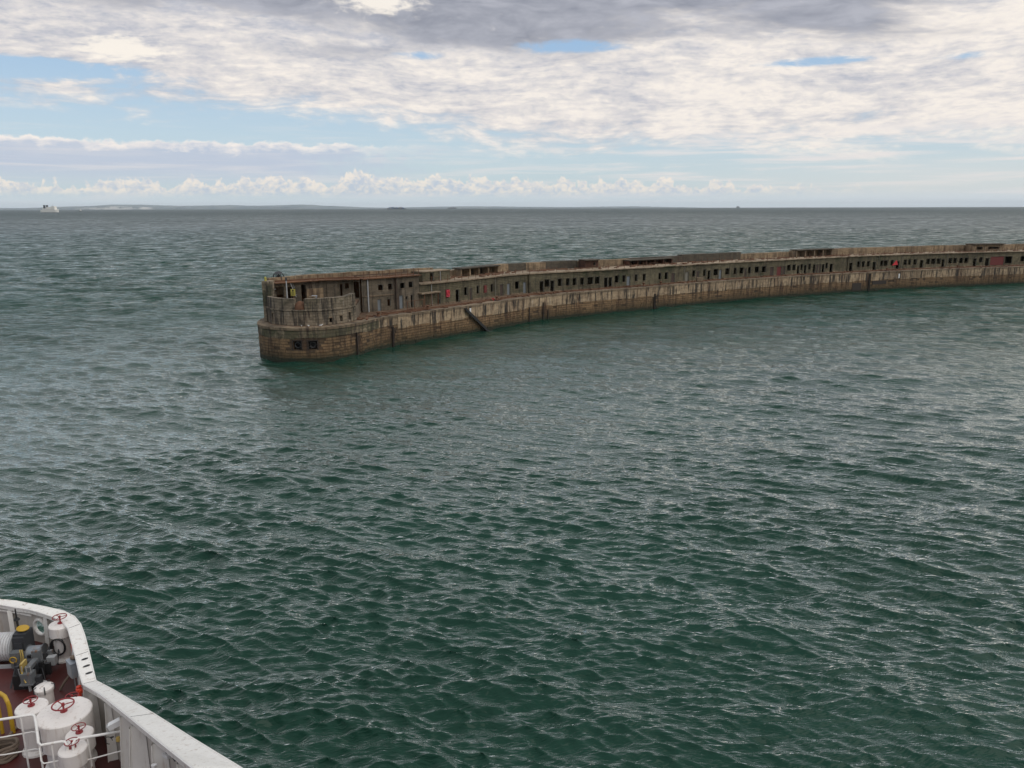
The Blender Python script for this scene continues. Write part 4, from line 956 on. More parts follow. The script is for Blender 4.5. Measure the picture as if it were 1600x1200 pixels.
# ---- seaward parapet of the long ranges
PA = thing('seaward_parapet', 'long concrete parapet wall behind the flat roofs of the breakwater', 'wall', face(sb[0] + 6, 6.2, RZ))
a = fs(704, 10, face, 6.2); rr = random.Random(31)
def pstyle(px):
    for p0, p1, z1, m_ in ((700, 722, 10.2, 'para'), (722, 780, 10.35, 'parad'), (780, 805, 10.55, 'para'), (805, 826, 10.55, 'parad'), (826, 850, 10.6, 'para'), (850, 912, 10.65, 'parad'), (912, 985, 10.5, 'para'), (985, 1060, 10.55, 'parad'), (1060, 1166, 10.75, 'parad'), (1166, 1246, 10.35, 'para'), (1246, 1302, 10.6, 'para'), (1302, 1510, 10.75, 'para'), (1510, 2000, 10.7, 'para')):
        if p0 <= px < p1: return z1, M[m_]
    return 10.4, M['para']
while a < face.L - 3:
    wd = rr.uniform(3.2, 4.6); px = proj(face(a + wd / 2, 6.2, 10))[0]; z1, m_ = pstyle(px); zz1 = z1 + rr.uniform(-.05, .05)
    mb = MB(); strip(mb, face, a, a + wd - 0.05, 6.25 + rr.uniform(0, .06), 7.9, 4.0, zz1, 1.6, bottom=True); mb.build('wall_section', m_, PA); a += wd
def shelter(p0, p1, nb, label, mat, z1=10.7, n0=4.4, rmat=None):
    s0, s1 = fs(p0, 9.8, face, n0), fs(p1, 9.8, face, n0); o = thing('roof_shelter', label, 'shelter', face(s0, n0, RZ + .2), 'open shelters against the seaward parapet')
    zb = RZ + 0.16; bw_ = (s1 - s0) / nb
    mb = MB(); strip(mb, face, s0 - .3, s1 + .3, n0 - .35, 6.6, z1, z1 + .2, 1.5, bottom=True); mb.build('roof', rmat or M['parad'], o)
    for k in range(nb + 1):
        mb = MB(); strip(mb, face, s0 + k * bw_ - .17, s0 + k * bw_ + .17, n0, n0 + 1.7, zb, z1 - .002, 1); mb.build('pier', mat, o)
    return o
shelter(721, 779, 4, 'dark four bay shelter near the two storey block', M['para'], 10.45)
shelter(983, 1050, 5, 'low dark shelter right of the brick hut', M['brick'], 10.15)
shelter(1245, 1300, 4, 'four bay concrete shelter above the middle of the farthest ranges', M['cope'], 10.75)
def hut(p0, p1, label, mat, z1, n0, ops, over):
    s0, s1 = fs(p0, 9.8, face, n0), fs(p1, 9.8, face, n0)
    oo = [(s0 + (s1 - s0) * a, s0 + (s1 - s0) * b, za, zb, 'w') for a, b, za, zb in ops]
    return range_building('rooftop_hut', label, face, s0, s1, n0, 6.1, RZ + 0.18, z1, oo, mat, M['parad'], eave=over, rooft=0.2, cat='hut')
hut(914, 935, 'red brick hut with one small window and a slab roof', M['brick'], 10.75, 3.6, [(.62, .78, 9.6, 10.35)], 0.5)
hut(1520, 1568, 'flat roofed concrete hut with wide openings at the far right', M['para'], 11.0, 3.4, [(.12, .32, 9.5, 10.4), (.5, .86, 9.6, 10.3)], 0.6)

# gulls
def gull(p, label, k):
    T = Matrix.Translation(p) @ Matrix.Rotation(k, 4, 'Z'); mb = MB()
    o = thing('gull', label, 'gull', p, 'white gulls on the breakwater head')
    mb.tube([T @ Vector(q) for q in ((-.3, 0, .17), (-.16, 0, .18), (0, 0, .2), (.12, 0, .24), (.17, 0, .32), (.22, 0, .34), (.31, 0, .33))], [.015, .06, .09, .07, .05, .05, .01], 8); mb.build('body', M['plast'], o)
    mb = MB(); mb.tube([T @ Vector((.02, .03, .14)), T @ Vector((.02, .03, 0))], .012, 4); mb.tube([T @ Vector((.02, -.03, .14)), T @ Vector((.02, -.03, 0))], .012, 4); mb.build('legs', M['yel'], o)
    mb = MB(); mb.tube([T @ Vector((.08, 0, .23)), T @ Vector((-.12, 0, .25)), T @ Vector((-.36, 0, .18))], [.06, .085, .01], 6); mb.build('wing', M['galv'], o)
for px, py, z, l in ((482, 511, 5.0, 'gull perched on the quay rim below the parapet gap'), (503, 510, 5.0, 'gull perched on the quay rim in the middle of the head'), (556, 462, 9.25, 'gull perched on the raised right end of the bastion parapet'), (470, 512, 5.0, 'gull perched on the quay rim above the left square port')):
    q_ = at(px, py, z); s_ = (rim if z < 6 else bp).at_px(px, z); gull((rim if z < 6 else bp)(s_, .5 if z < 6 else .35, z + .02), l, px)

# ------------------------------------------------------------------ SHIPS FAR AWAY
def ship_xy(px, d): return Vector(((px - 800) / F * d, d, 0))
def hull(mb, L, W, H_, T, bow=0.12):
    st_ = [(-.5, .8, 0), (-.45, .95, 0), (0, 1, 0), (.5 - bow, .95, 0.05), (.5 - bow * .4, .55, .15), (.5, .02, .3)]
    rows = [[T @ Vector((x * L, -W / 2 * w_ * f, z_)) for f, z_ in ((.85, 0), (1, H_ * (1 + k_)),)] + [T @ Vector((x * L, W / 2 * w_ * f, z_)) for f, z_ in ((1, H_ * (1 + k_)), (.85, 0))] for x, w_, k_ in st_]
    for i in range(len(rows) - 1):
        for k in range(3): mb.face([rows[i][k], rows[i + 1][k], rows[i + 1][k + 1], rows[i][k + 1]])
    mb.face(rows[0]); mb.face(rows[-1][::-1])
D1 = 5700.0; p = ship_xy(97, D1); T = Matrix.Translation(p) @ Matrix.Rotation(math.radians(-14), 4, 'Z') @ Matrix.Diagonal((1.0, 1.0, 1.35, 1.0))
fy = thing('ferry', 'large white passenger ferry on the horizon at the left', 'ferry', p)
mb = MB(); hull(mb, 150, 26, 13, T); mb.build('hull', M['fwhite'], fy)
mb = MB(); mb.box(-55, 52, -12, 12, 11, 20, T); mb.build('superstructure', M['fwhite'], fy)
mb = MB(); mb.box(-20, 50, -11, 11, 20, 27, T); mb.box(22, 48, -12.5, 12.5, 27, 31, T); mb.build('bridge', M['fwhite'], fy)
for x in (-46, -22):
    mb = MB(); mb.box(x - 5, x + 5, -5, 5, 20, 35, T); mb.box(x - 5.6, x + 5.6, -5.6, 5.6, 35, 37, T); mb.build('funnel', M['dark'], fy)
for zz_ in (15.5,):
    mb = MB(); mb.box(-50 if zz_ < 20 else -15, 46, -12.4, 12.4, zz_, zz_ + 1.2, T); mb.build('window_band', M['galv'], fy)
mb = MB(); mb.tube([T @ Vector((30, 0, 31)), T @ Vector((30, 0, 42))], 0.8, 5); mb.build('mast', M['galv'], fy)
p = ship_xy(143, 7000); T = Matrix.Translation(p); sl = thing('sailing_boat', 'tiny white sailing boat right of the ferry on the horizon', 'boat', p)
mb = MB(); hull(mb, 22, 6, 4, T); mb.build('hull', M['dark'], sl)
mb = MB(); mb.face([T @ Vector(q) for q in ((-6, 0, 5), (5, 0, 5), (3.5, 0, 34))]); mb.face([T @ Vector(q) for q in ((-6, .4, 5), (3.5, .4, 34), (5, .4, 5))]); mb.face([T @ Vector(q) for q in ((6, 0, 5), (13, 0, 4), (5, 0, 30))]); mb.build('sail', M['white'], sl)
mb = MB(); mb.tube([T @ Vector((5.4, 0, 4)), T @ Vector((5.4, 0, 36))], .5, 5); mb.build('mast', M['galv'], sl)
def container_ship(px, D, L, label, seed):
    p = ship_xy(px, D); T = Matrix.Translation(p); o = thing('container_ship', label, 'container ship', p); rr = random.Random(seed)
    mb = MB(); hull(mb, L, 45, 14, T); mb.build('hull', M['dark'], o)
    mb = MB(); mb.box(-.32 * L, -.26 * L, -20, 20, 14, 46, T); mb.box(-.325 * L, -.255 * L, -24, 24, 40, 44, T); mb.build('bridge', M['galv'], o)
    mb = MB(); mb.box(-.40 * L, -.36 * L, -6, 6, 14, 42, T); mb.build('funnel', M['blue'], o)
    for k in range(13):
        x = (-.25 + k * .054) * L if k < 12 else -.46 * L
        h_ = rr.choice([22, 27, 30, 19]) * (0.7 if k > 10 else 1)
        mb = MB(); mb.box(x, x + .045 * L, -22, 22, 14.2, 14.2 + h_, T); mb.build('container_stack', rr.choice([M['blue'], M['bluegrey'], M['rust'], M['dark']]), o)
container_ship(625, 14000, 340, 'dark container ship stacked with boxes on the middle horizon', 1)
container_ship(710, 21000, 250, 'faint far container ship to the right of the nearer one', 2)
container_ship(1145, 19000, 80, 'tiny dark ship alone on the right part of the horizon', 3)

# ------------------------------------------------------------------ OWN SHIP (bow, lower left)
DK = 8.0
cap_o = [(-520, 1010, 9.2), (-330, 962, 9.2), (-200, 948, 9.2), (-90, 940, 9.2), (0, 938.7, 9.2), (25, 941, 9.2), (50, 946, 9.2), (75, 951, 9.2), (100, 957, 9.2), (116, 965, 9.2), (126, 977, 9.2), (132.5, 995, 9.2), (139, 1020, 9.2), (145, 1046, 9.2), (150, 1066, 9.2), (179, 1081.5, 9.75), (240, 1118, 10.7), (301, 1157, 11.5), (371, 1200, 12.2), (460, 1258, 12.7), (600, 1350, 12.9)]
cap_i = [(-500, 1030, 9.2), (-320, 975, 9.2), (-200, 957, 9.2), (-90, 948, 9.2), (0, 946, 9.2), (25, 950.6, 9.2), (47, 954, 9.2), (66, 959.5, 9.2), (85, 966, 9.2), (98, 973, 9.2), (107, 984, 9.2), (112, 1003, 9.2), (118.5, 1027, 9.2), (124.5, 1053, 9.2), (130, 1071, 9.2), (158, 1087, 9.75), (203, 1123, 10.7), (254, 1165, 11.5), (298, 1200, 12.2), (372, 1262, 12.7), (500, 1370, 12.9)]
co_ = [at(*q) for q in cap_o]; ci_ = [at(*q) for q in cap_i]
dock = thing('ship_bow', 'white ship bow with raised bulwark and dark red deck in the lower left corner', 'ship', (-13, 19, 0))
up_ = Vector((0, 0, 0.05))
def seam(i): return i in (10, 12)
# rail cap, plate by plate
plates = [(0, 4), (4, 9), (9, 11), (11, 13), (13, 14), (14, 16), (16, 18), (18, 20)]
for a, b in plates:
    mb = MB()
    for i in range(a, b):
        g_ = 0.0
        O0, O1, I0, I1 = co_[i] + up_, co_[i + 1] + up_, ci_[i] + up_, ci_[i + 1] + up_
        mb.face([I0, I1, O1, O0]); d = Vector((0, 0, 0.16))
        mb.face([O0, O1, O1 - d, O0 - d]); mb.face([I1, I0, I0 - d, I1 - d]); mb.face([O0 - d, O1 - d, I1 - d, I0 - d])
    for e in (a, b):
        O0, I0 = co_[e] + up_, ci_[e] + up_; mb.face([O0, I0, I0 - d, O0 - d])
    mb.build('rail_cap', M['cap'], dock)
for i in (10, 12, 14, 16):
    mb = MB(); mb.tube([co_[i] + up_ + Vector((0, 0, -.004)), ci_[i] + up_ + Vector((0, 0, -.004))], 0.011, 5); mb.build('weld_seam', M['dark'], dock)
# rust along the cap's outer edge: thin bead
mb = MB(); mb.tube([p + Vector((0, 0, .045)) for p in co_], 0.022, 6); mb.build('edge_bead', M['cap'], dock)
mb = MB(); mb.tube([p + Vector((0, 0, .03)) for p in ci_], 0.03, 6); mb.build('inner_bead', M['white'], dock)
# inner bulwark plating (vertical below the middle of the cap, hole at the fairlead) and outer hull
cen = Vector((-24, 5, 0))
def inward(i):
    d_ = (ci_[i] - co_[i]); d_.z = 0; return d_.normalized()
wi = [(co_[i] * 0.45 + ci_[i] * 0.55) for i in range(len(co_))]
hole = (5, 6)     # panel with the oval fairlead
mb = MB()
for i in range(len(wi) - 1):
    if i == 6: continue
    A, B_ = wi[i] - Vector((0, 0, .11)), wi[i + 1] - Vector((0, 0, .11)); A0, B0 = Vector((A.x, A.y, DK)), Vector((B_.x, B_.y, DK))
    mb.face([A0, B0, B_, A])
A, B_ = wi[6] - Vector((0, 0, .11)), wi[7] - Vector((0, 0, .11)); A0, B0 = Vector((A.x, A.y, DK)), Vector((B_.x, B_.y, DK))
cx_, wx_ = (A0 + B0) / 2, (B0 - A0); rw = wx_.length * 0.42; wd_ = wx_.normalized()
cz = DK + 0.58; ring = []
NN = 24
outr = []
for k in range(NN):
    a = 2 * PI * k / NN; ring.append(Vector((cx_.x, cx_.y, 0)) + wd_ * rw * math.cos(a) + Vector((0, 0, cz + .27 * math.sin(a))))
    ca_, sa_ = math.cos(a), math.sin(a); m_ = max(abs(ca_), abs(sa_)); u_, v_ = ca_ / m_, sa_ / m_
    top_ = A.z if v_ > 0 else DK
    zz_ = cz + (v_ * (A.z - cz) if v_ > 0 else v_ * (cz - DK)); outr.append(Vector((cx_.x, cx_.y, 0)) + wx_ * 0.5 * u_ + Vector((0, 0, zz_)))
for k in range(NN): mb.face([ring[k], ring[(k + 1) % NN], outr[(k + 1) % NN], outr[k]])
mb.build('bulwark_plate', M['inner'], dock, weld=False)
mb = MB(); mb.tube(ring, 0.055, 8, closed=True); mb.build('fairlead', M['white'], dock)
hm = MB()
prev = None
for i in range(len(co_)):
    o_ = co_[i] - inward(i) * 0.0; rowp = []
    for f, z_ in ((0.0, None), (0.12, DK), (0.75, 4.0), (1.5, 0.8), (1.7, -2.0)):
        q_ = co_[i] + inward(i) * (0.02 + f * 1.1); q_.z = (co_[i].z - .1) if z_ is None else z_; rowp.append(q_)
    if prev:
        for k in range(4):
            if i == 7 and k == 0: continue
            hm.face([prev[k], rowp[k], rowp[k + 1], prev[k + 1]], smooth=True)
    prev = rowp
hm.build('hull', M['white'], dock, weld=False)
# ribs under the cap
def rib(i0, t, label=None, deep=0.32, name='bulwark_rib'):
    pt = wi[i0].lerp(wi[i0 + 1], t); d0 = (inward(i0) + inward(i0 + 1)).normalized(); tz = pt.z - .12; th = Vector((-d0.y, d0.x, 0)) * 0.03
    a, b, c_, d_ = Vector((pt.x, pt.y, DK)), Vector((pt.x, pt.y, DK)) + d0 * deep, pt + d0 * (deep * 0.55), Vector((pt.x, pt.y, tz)); c_.z = tz
    mb = MB(); mb.face([a + th, b + th, c_ + th, d_ + th]); mb.face([d_ - th, c_ - th, b - th, a - th]); mb.face([b + th, b - th, c_ - th, c_ + th])
    fl2 = d0 * 0.0; th2 = th * 2.2; q = [b + th2, b - th2, c_ - th2, c_ + th2]; mb.face(q); e_ = d0 * 0.02; mb.face([p_ + e_ for p_ in q]); mb.face([q[0], q[0] + e_, q[3] + e_, q[3]]); mb.face([q[1], q[2], q[2] + e_, q[1] + e_])
    mb.build(name, M['white'], dock, weld=False)
for i0, t, dp in ((1, .3, .3), (2, .3, .3), (3, .3, .3), (4, .55, .30), (7, .12, .16), (8, .4, .2), (10, .6, .2), (12, .3, .2), (13, .6, .2), (14, .4, .3), (15, .1, .22), (15, .72, .4), (16, .12, .55), (16, .75, .5), (17, .5, .5), (18, .5, .5)):
    rib(i0, t, deep=dp)
# horizontal stiffener under the cap at the bow
mb = MB(); q_ = [wi[i] + inward(i) * 0.08 - Vector((0, 0, .22)) for i in (3, 4, 5, 6)]; mb.tube(q_, 0.035, 6); mb.build('stiffener', M['white'], dock)
# oval holes in the cap
for px, py in ((132.5, 1029.7), (135.3, 1040.5), (139, 1051.5)):
    c = at(px, py, 9.2 + .052); mb = MB(); n = 16; d0 = inward(12); t0 = Vector((-d0.y, d0.x, 0)); pts = [c + d0 * .095 * math.cos(2 * PI * k / n) + t0 * .055 * math.sin(2 * PI * k / n) + Vector((0, 0, .004)) for k in range(n)]
    mb.face(pts); mb.build('cap_slot', M['black'], dock)
# deck
dp_ = [Vector((p.x, p.y, DK)) for p in wi] + [Vector((-3, 2, DK)), Vector((-26, 2, DK))]
bm = bmesh.new(); vs_ = [bm.verts.new(p) for p in dp_]; f_ = bm.faces.new(vs_); bmesh.ops.triangulate(bm, faces=[f_]); bmesh.ops.recalc_face_normals(bm, faces=bm.faces)
me = bpy.data.meshes.new('deck'); bm.to_mesh(me); bm.free(); me.materials.append(M['reddeck']); o = bpy.data.objects.new('deck', me); COL.objects.link(o); o.parent = dock; o.matrix_parent_inverse = Matrix.Translation(-dock.location)
if me.polygons[0].normal.z < 0: me.flip_normals()

def handwheel(c, r, parent, tilt=0.0, stem=0.16):
    mb = MB(); mb.tube([c + Vector((r * math.cos(2 * PI * k / 22), r * math.sin(2 * PI * k / 22), stem)) for k in range(22)], r * 0.075, 7, closed=True)
    for k in range(3):
        a = 2 * PI * k / 3 + 0.5; mb.tube([c + Vector((0, 0, stem - .01)), c + Vector((r * math.cos(a), r * math.sin(a), stem))], r * 0.055, 5)
    mb.lathe([(0, stem + .04), (r * .16, stem + .03), (r * .16, stem - .04), (0.0, stem - .05)], c, 10)
    mb.build('handwheel', M['wheel'], parent)
    mb = MB(); mb.lathe([(.022, stem), (.022, .03), (.085, .022), (.085, 0), (0, 0)], c, 12); mb.build('spindle', M['wheel'], parent)
def vent(px, py, zt, D, skirt, stemr, wheel, label, stem=0.16):
    c = at(px, py, zt); c0 = Vector((c.x, c.y, DK)); r = D / 2; o = thing('deck_vent', label, 'ventilator', c0, 'white mushroom ventilators on the red deck')
    mb = MB(); z_ = zt - DK
    mb.lathe([(0, z_ + .015), (r * .55, z_ + .008), (r - .02, z_ - .012), (r, z_ - .035), (r, z_ - skirt), (r - .03, z_ - skirt), (r - .03, z_ - .1), (0, z_ - .1)], c0, 44); mb.build('cap', M['vent'], o)
    mb = MB(); mb.lathe([(stemr, z_ - .12), (stemr, .12), (stemr + .03, .09), (stemr + .09, .05), (stemr + .1, 0)], c0, 32); mb.build('stem', M['vent'], o)
    handwheel(Vector((c.x, c.y, zt + .012)), wheel / 2, o, stem=stem)
    return o, c0
v, c0 = vent(100, 1112, 9.50, 1.29, .78, .50, .50, 'biggest white drum ventilator with the widest red handwheel', .2)
mb = MB(); a = math.radians(-118); d_ = Vector((math.cos(a), math.sin(a), 0)) * .650; tt = Vector((-d_.y, d_.x, 0)).normalized() * .012
p_ = c0 + d_; mb.face([p_ - tt + Vector((0, 0, .78)), p_ + tt + Vector((0, 0, .78)), p_ + tt + Vector((0, 0, 1.38)), p_ - tt + Vector((0, 0, 1.38))]); mb.build('slot', M['black'], v)
v, c0 = vent(49, 1103, 9.30, .77, .42, .27, .33, 'white mushroom ventilator left of the biggest one', .17)
vent(114, 1098, 9.25, .62, .4, .22, .31, 'white ventilator half hidden behind the biggest one', .2)
vent(124, 1145, 9.40, .64, .42, .23, .31, 'white ventilator between the biggest one and the bulwark', .16)
v, c0 = vent(113.5, 1168, 9.45, .64, .38, .23, .31, 'white ventilator in front of the biggest one behind the guard rail', .15)
v, c0 = vent(94.5, 974, 9.20, .70, .36, .26, .40, 'white ventilator beside the bow bulwark with a black hose hung on it', .22)
hs = thing('hose_coil', 'black hose coil hanging on the stem of the bow ventilator', 'hose', c0); rr = random.Random(2)
for k in range(4):
    mb = MB(); cc_ = c0 + Vector((0.03, -.31 - .012 * k, .58)); mb.tube([cc_ + Vector(((.19 + .015 * k) * math.cos(2 * PI * j / 20), 0, (.30 - .012 * k) * math.sin(2 * PI * j / 20))) for j in range(20)], 0.026, 6, closed=True); mb.build('loop', M['black'], hs)
# drum with clamps
c = at(68.5, 1073, 8.62); c0 = Vector((c.x, c.y, DK)); cd = thing('clamped_drum', 'small cream drum hatch with clamped lid on the red deck', 'hatch', c0)
mb = MB(); mb.lathe([(.22, 0), (.22, .50), (.245, .50), (.245, .54)], c0, 26); mb.build('body', M['vent'], cd)
mb = MB(); mb.lathe([(.26, .545), (.26, .61), (.22, .64), (0, .65)], c0, 26); mb.build('lid', M['vent'], cd)
for k in range(5):
    a = k * 2 * PI / 5 + .3; p_ = c0 + Vector((math.cos(a) * .27, math.sin(a) * .27, .5)); mb = MB(); mb.tube([p_, p_ + Vector((0, 0, .17)), p_ + Vector((-math.cos(a) * .08, -math.sin(a) * .08, .2))], .016, 5); mb.build('clamp', M['dark'], cd)

# mooring winch
wc = at(2, 1036, DK); wn = thing('mooring_winch', 'mooring winch with a drum of grey rope at the left edge', 'winch', wc)
ax = Vector((1, 0.10, 0)).normalized(); base = at(8, 1040, DK) + Vector((0, .25, 0))
def cyl(p0, p1, r, n=24):
    mb = MB(); mb.tube([p0, p1], r, n); return mb
cz_ = Vector((0, 0, .52)); c0 = base + cz_
mb = cyl(c0 - ax * 1.0, c0 + ax * .22, .30); mb.build('barrel', M['dark'], wn)
mb = MB(); pts = []
for k in range(15):
    x = -1.0 + k * .083
    for j in range(12): pts.append(c0 + ax * (x + .083 * j / 12) + (Matrix.Rotation(2 * PI * j / 12, 3, ax) @ Vector((0, 0, 1))) * .40)
mb.tube(pts, .048, 6); mb.build('rope_winding', M['ropeg'], wn)
for x in (-1.06, .27):
    mb = cyl(c0 + ax * x, c0 + ax * (x + .035), .52, 28); mb.build('flange', M['galv'], wn)
mb = MB(); Tb = Matrix.Translation(base + ax * .5) @ Matrix.Rotation(math.atan2(ax.y, ax.x), 4, 'Z'); mb.box(-.16, .16, -.3, .3, 0, .95, Tb); mb.box(-.12, .12, -.36, -.3, .25, .8, Tb); mb.box(-.19, .19, -.2, .24, .95, 1.02, Tb); mb.build('gearbox', M['dark'], wn)
c1_ = c0 + Vector((0, -.1, -.22))
mb = cyl(c1_ + ax * .66, c1_ + ax * 1.1, .23, 24); mb.build('warping_drum', M['bluegrey'], wn)
for x, r in ((.63, .28), (1.09, .28)): cyl(c1_ + ax * x, c1_ + ax * (x + .04), r, 24).build('drum_flange', M['dgrey'], wn)
mb = MB(); mb.box(-.13, .14, -.62, -.40, .1, .62, Tb); mb.box(-.08, .09, -.64, -.62, .25, .45, Tb); mb.build('brake_housing', M['dgrey'], wn)
mb = MB(); mb.tube([Tb @ Vector((-.02 + .10 * math.cos(j * PI / 6), -.66, .42 + .1 * math.sin(j * PI / 6))) for j in range(12)], .018, 5, closed=True); mb.build('brake_ring', M['yel'], wn)
q_ = Tb @ Vector((.02, .02, 1.10)); mb = MB(); mb.lathe([(0, .05), (.16, .04), (.18, .02), (.18, 0), (0, 0)], q_, 24, Matrix.Rotation(math.radians(8), 4, 'Y')); mb.build('yellow_cap', M['yel'], wn)
q_ = Tb @ Vector((-.16, .1, 1.0)); mb = MB(); mb.tube([q_, q_ + Vector((0, 0, .42)), q_ + Vector((0, 0, .75))], [.035, .035, .018], 6); mb.lathe([(0, .44), (.07, .42), (.09, .36), (0, .34)], q_, 10); mb.build('lever', M['black'], wn)
mb = MB(); mb.box(-1.9, .95, -.42, -.34, 0, .1, Tb); mb.box(-1.9, .95, .34, .42, 0, .1, Tb); mb.build('base_frame', M['galv'], wn)
for dx_ in (.1, .16): 
    mb = MB(); p0 = Tb @ Vector((dx_, -.42, .55)); mb.tube([p0, p0 + Vector((.05, -.1, .12)), p0 + Vector((.1, -.16, -.1)), p0 + Vector((.06, -.2, -.4))], .022, 5); mb.build('hydraulic_hose', M['brass'], wn)
# valve stand in front
q_ = at(47, 1080, DK); vsn = thing('valve_stand', 'grey hydraulic valve stand with levers in front of the winch', 'valve stand', q_); T = Matrix.Translation(q_) @ Matrix.Rotation(.1, 4, 'Z')
mb = MB(); mb.box(-.16, .16, -.1, .16, .3, .62, T); mb.box(-.2, .18, -.14, .2, .26, .3, T); mb.build('valve_block', M['dgrey'], vsn)
mb = MB(); mb.box(-.1, .06, .05, .6, .62, .74, T); mb.box(-.14, .1, .6, .75, .2, .95, T); mb.build('pipe_box', M['dgrey'], vsn)
for x in (-.12, 0, .12):
    mb = MB(); mb.tube([T @ Vector((x, -.02, .62)), T @ Vector((x + .02, -.06, .86))], .014, 5); mb.build('lever', M['galv'], vsn)
mb = MB(); mb.box(-.5, .12, .1, .7, 0, .45, T); mb.build('shadow_block', M['black'], vsn)  # black block put in for the dark shadow among the valve gear
mb = MB(); mb.box(-.18, -.12, .0, .3, .3, .9, T); mb.tube([T @ Vector((-.15, .05, .9)), T @ Vector((-.12, -.05, .6)), T @ Vector((-.02, -.1, .35))], .025, 5); mb.build('brass_pipe', M['brass'], vsn)
mb = MB(); mb.tube([T @ Vector((0, .02, .3)), T @ Vector((0, .02, 0))], .04, 6); mb.build('leg', M['galv'], vsn)
mb = MB(); mb.tube([T @ Vector((.15, .3, .1)), T @ Vector((.35, .2, .12)), T @ Vector((.5, .0, .08)), T @ Vector((.62, -.1, .05))], .07, 7); mb.build('grey_bag', M['ropeg'], vsn)
rr = random.Random(44)
for k in range(26):
    x, y = rr.uniform(-.45, .35), rr.uniform(.1, 1.35); a = rr.uniform(.04, .12); hh = rr.uniform(.08, .45)
    mb = MB()
    if rr.random() < .5: mb.box(x - a, x + a, y - a * .8, y + a * .8, rr.uniform(0, .3), .3 + hh, T)
    else: mb.tube([T @ Vector((x, y, .1)), T @ Vector((x + rr.uniform(-.1, .1), y, .35 + hh)), T @ Vector((x + rr.uniform(-.25, .25), y + rr.uniform(-.2, .2), .3 + hh * .8)), T @ Vector((x + rr.uniform(-.3, .3), y + rr.uniform(-.3, .3), .1))], rr.uniform(.014, .03), 5)
    mb.build(rr.choice(['valve', 'pipe', 'fitting']), rr.choice([M['dark'], M['dark'], M['black'], M['dgrey'], M['galv'], M['brass']]), vsn)
# hose box by the bulwark
q_ = at(119, 1083, DK); hb = thing('hose_box', 'grey hose cabinet on legs against the inner bulwark', 'cabinet', q_); T = Matrix.Translation(q_ + Vector((.0, .1, 0))) @ Matrix.Rotation(-.75, 4, 'Z')
mb = MB(); mb.box(-.18, .18, -.14, .14, .55, 1.0, T); mb.box(-.2, .2, -.16, .16, 1.0, 1.03, T); mb.build('cabinet', M['bluegrey'], hb)
mb = MB(); mb.box(-.17, .17, -.16, -.14, .57, .98, T); mb.build('door', M['galv'], hb)
mb = MB(); mb.tube([T @ Vector((-.12 + .03 * k, .0, 1.06 + .015 * k)) for k in range(9)], [.05, .07, .05, .075, .05, .07, .055, .07, .04], 7); mb.build('folded_hose', M['ropeb'], hb)
for x in (-.16, .16):
    mb = MB(); mb.tube([T @ Vector((x, 0, 0)), T @ Vector((x, 0, .55))], .02, 5); mb.build('leg', M['galv'], hb)
mb = MB(); mb.tube([T @ Vector((-.2, -.1, .5)), T @ Vector((-.32, -.25, .25)), T @ Vector((-.42, -.35, .02))], .035, 6); mb.build('hose', M['ropeb'], hb)
# red hydrant and orange buoy
q_ = at(127, 1100, DK); hy = thing('fire_hydrant', 'small orange-red hydrant valve between the cabinet and the ventilators', 'hydrant', q_)
mb = MB(); mb.lathe([(.08, 0), (.05, .05), (.05, .40), (.09, .43), (.09, .50), (.06, .53), (.07, .58), (0, .62)], q_, 14); mb.build('body', M['orange'], hy)
mb = MB(); mb.tube([q_ + Vector((0, 0, .46)), q_ + Vector((.12, -.08, .46))], .05, 8); mb.build('outlet', M['orange'], hy)
q_ = at(118, 1046, DK); mb = MB(); mb.tube([q_, q_ + Vector((0, 0, .9))], .035, 8); mb.tube([q_ + Vector((0, 0, .9)), q_ + Vector((.06, 0, .95))], .03, 6); tag(mb.build('red_pipe', M['orange']), 'thin orange-red standpipe against the bow bulwark', 'pipe')

# yellow guard hoop at left
yb = thing('yellow_barrier', 'yellow tubular barrier hoop on the red deck at the left edge', 'barrier', at(18, 1150, DK))
zt = 8.95; P0 = at(18, 1147, DK); top = [at(0, 1083, zt), at(8, 1090, zt), at(13, 1097, zt)]
mb = MB(); base_ = Vector((top[2].x, top[2].y, DK)); mb.tube([base_, Vector((top[2].x, top[2].y, zt - .12)), top[2] + Vector((-.02, 0, -.01)), top[1] + Vector((0, 0, .03)), top[0], top[0] + Vector((-.5, .1, 0)), top[0] + Vector((-.7, .1, -.1)), top[0] + Vector((-.72, .1, -.9))], .055, 10); mb.build('hoop', M['yel'], yb)
q_ = base_ + Vector((-.28, -.02, 0)); mb = MB(); mb.tube([q_, q_ + Vector((0, 0, .93))], .045, 8); mb.build('post', M['yel'], yb)
# rope coil bottom left
rc = thing('rope_coil', 'coil of brown mooring rope on deck in the bottom left corner', 'rope'  , at(2, 1190, DK)); c = at(0, 1183, DK); rr = random.Random(6)
for k in range(5):
    mb = MB(); r_ = .40 - .018 * (k % 3); mb.tube([c + Vector((r_ * math.cos(2 * PI * j / 26) * 1.05, r_ * .8 * math.sin(2 * PI * j / 26 + .1 * k), .05 + .07 * k + .02 * math.sin(j * 1.3 + k))) for j in range(26)], .042, 7, closed=True); mb.build('loop', M['ropeb'], rc)
mb = MB(); a0, a1 = at(3, 1160, DK + .05), at(30, 1133, DK + .05); mb.tube([a0, a0.lerp(a1, .3) + Vector((.03, 0, 0)), a0.lerp(a1, .7) - Vector((.03, 0, 0)), a1, a1 + Vector((.4, .5, 0))], .04, 7); tag(mb.build('mooring_line', M['ropeb']), 'brown mooring line running over deck behind the yellow barrier', 'rope')
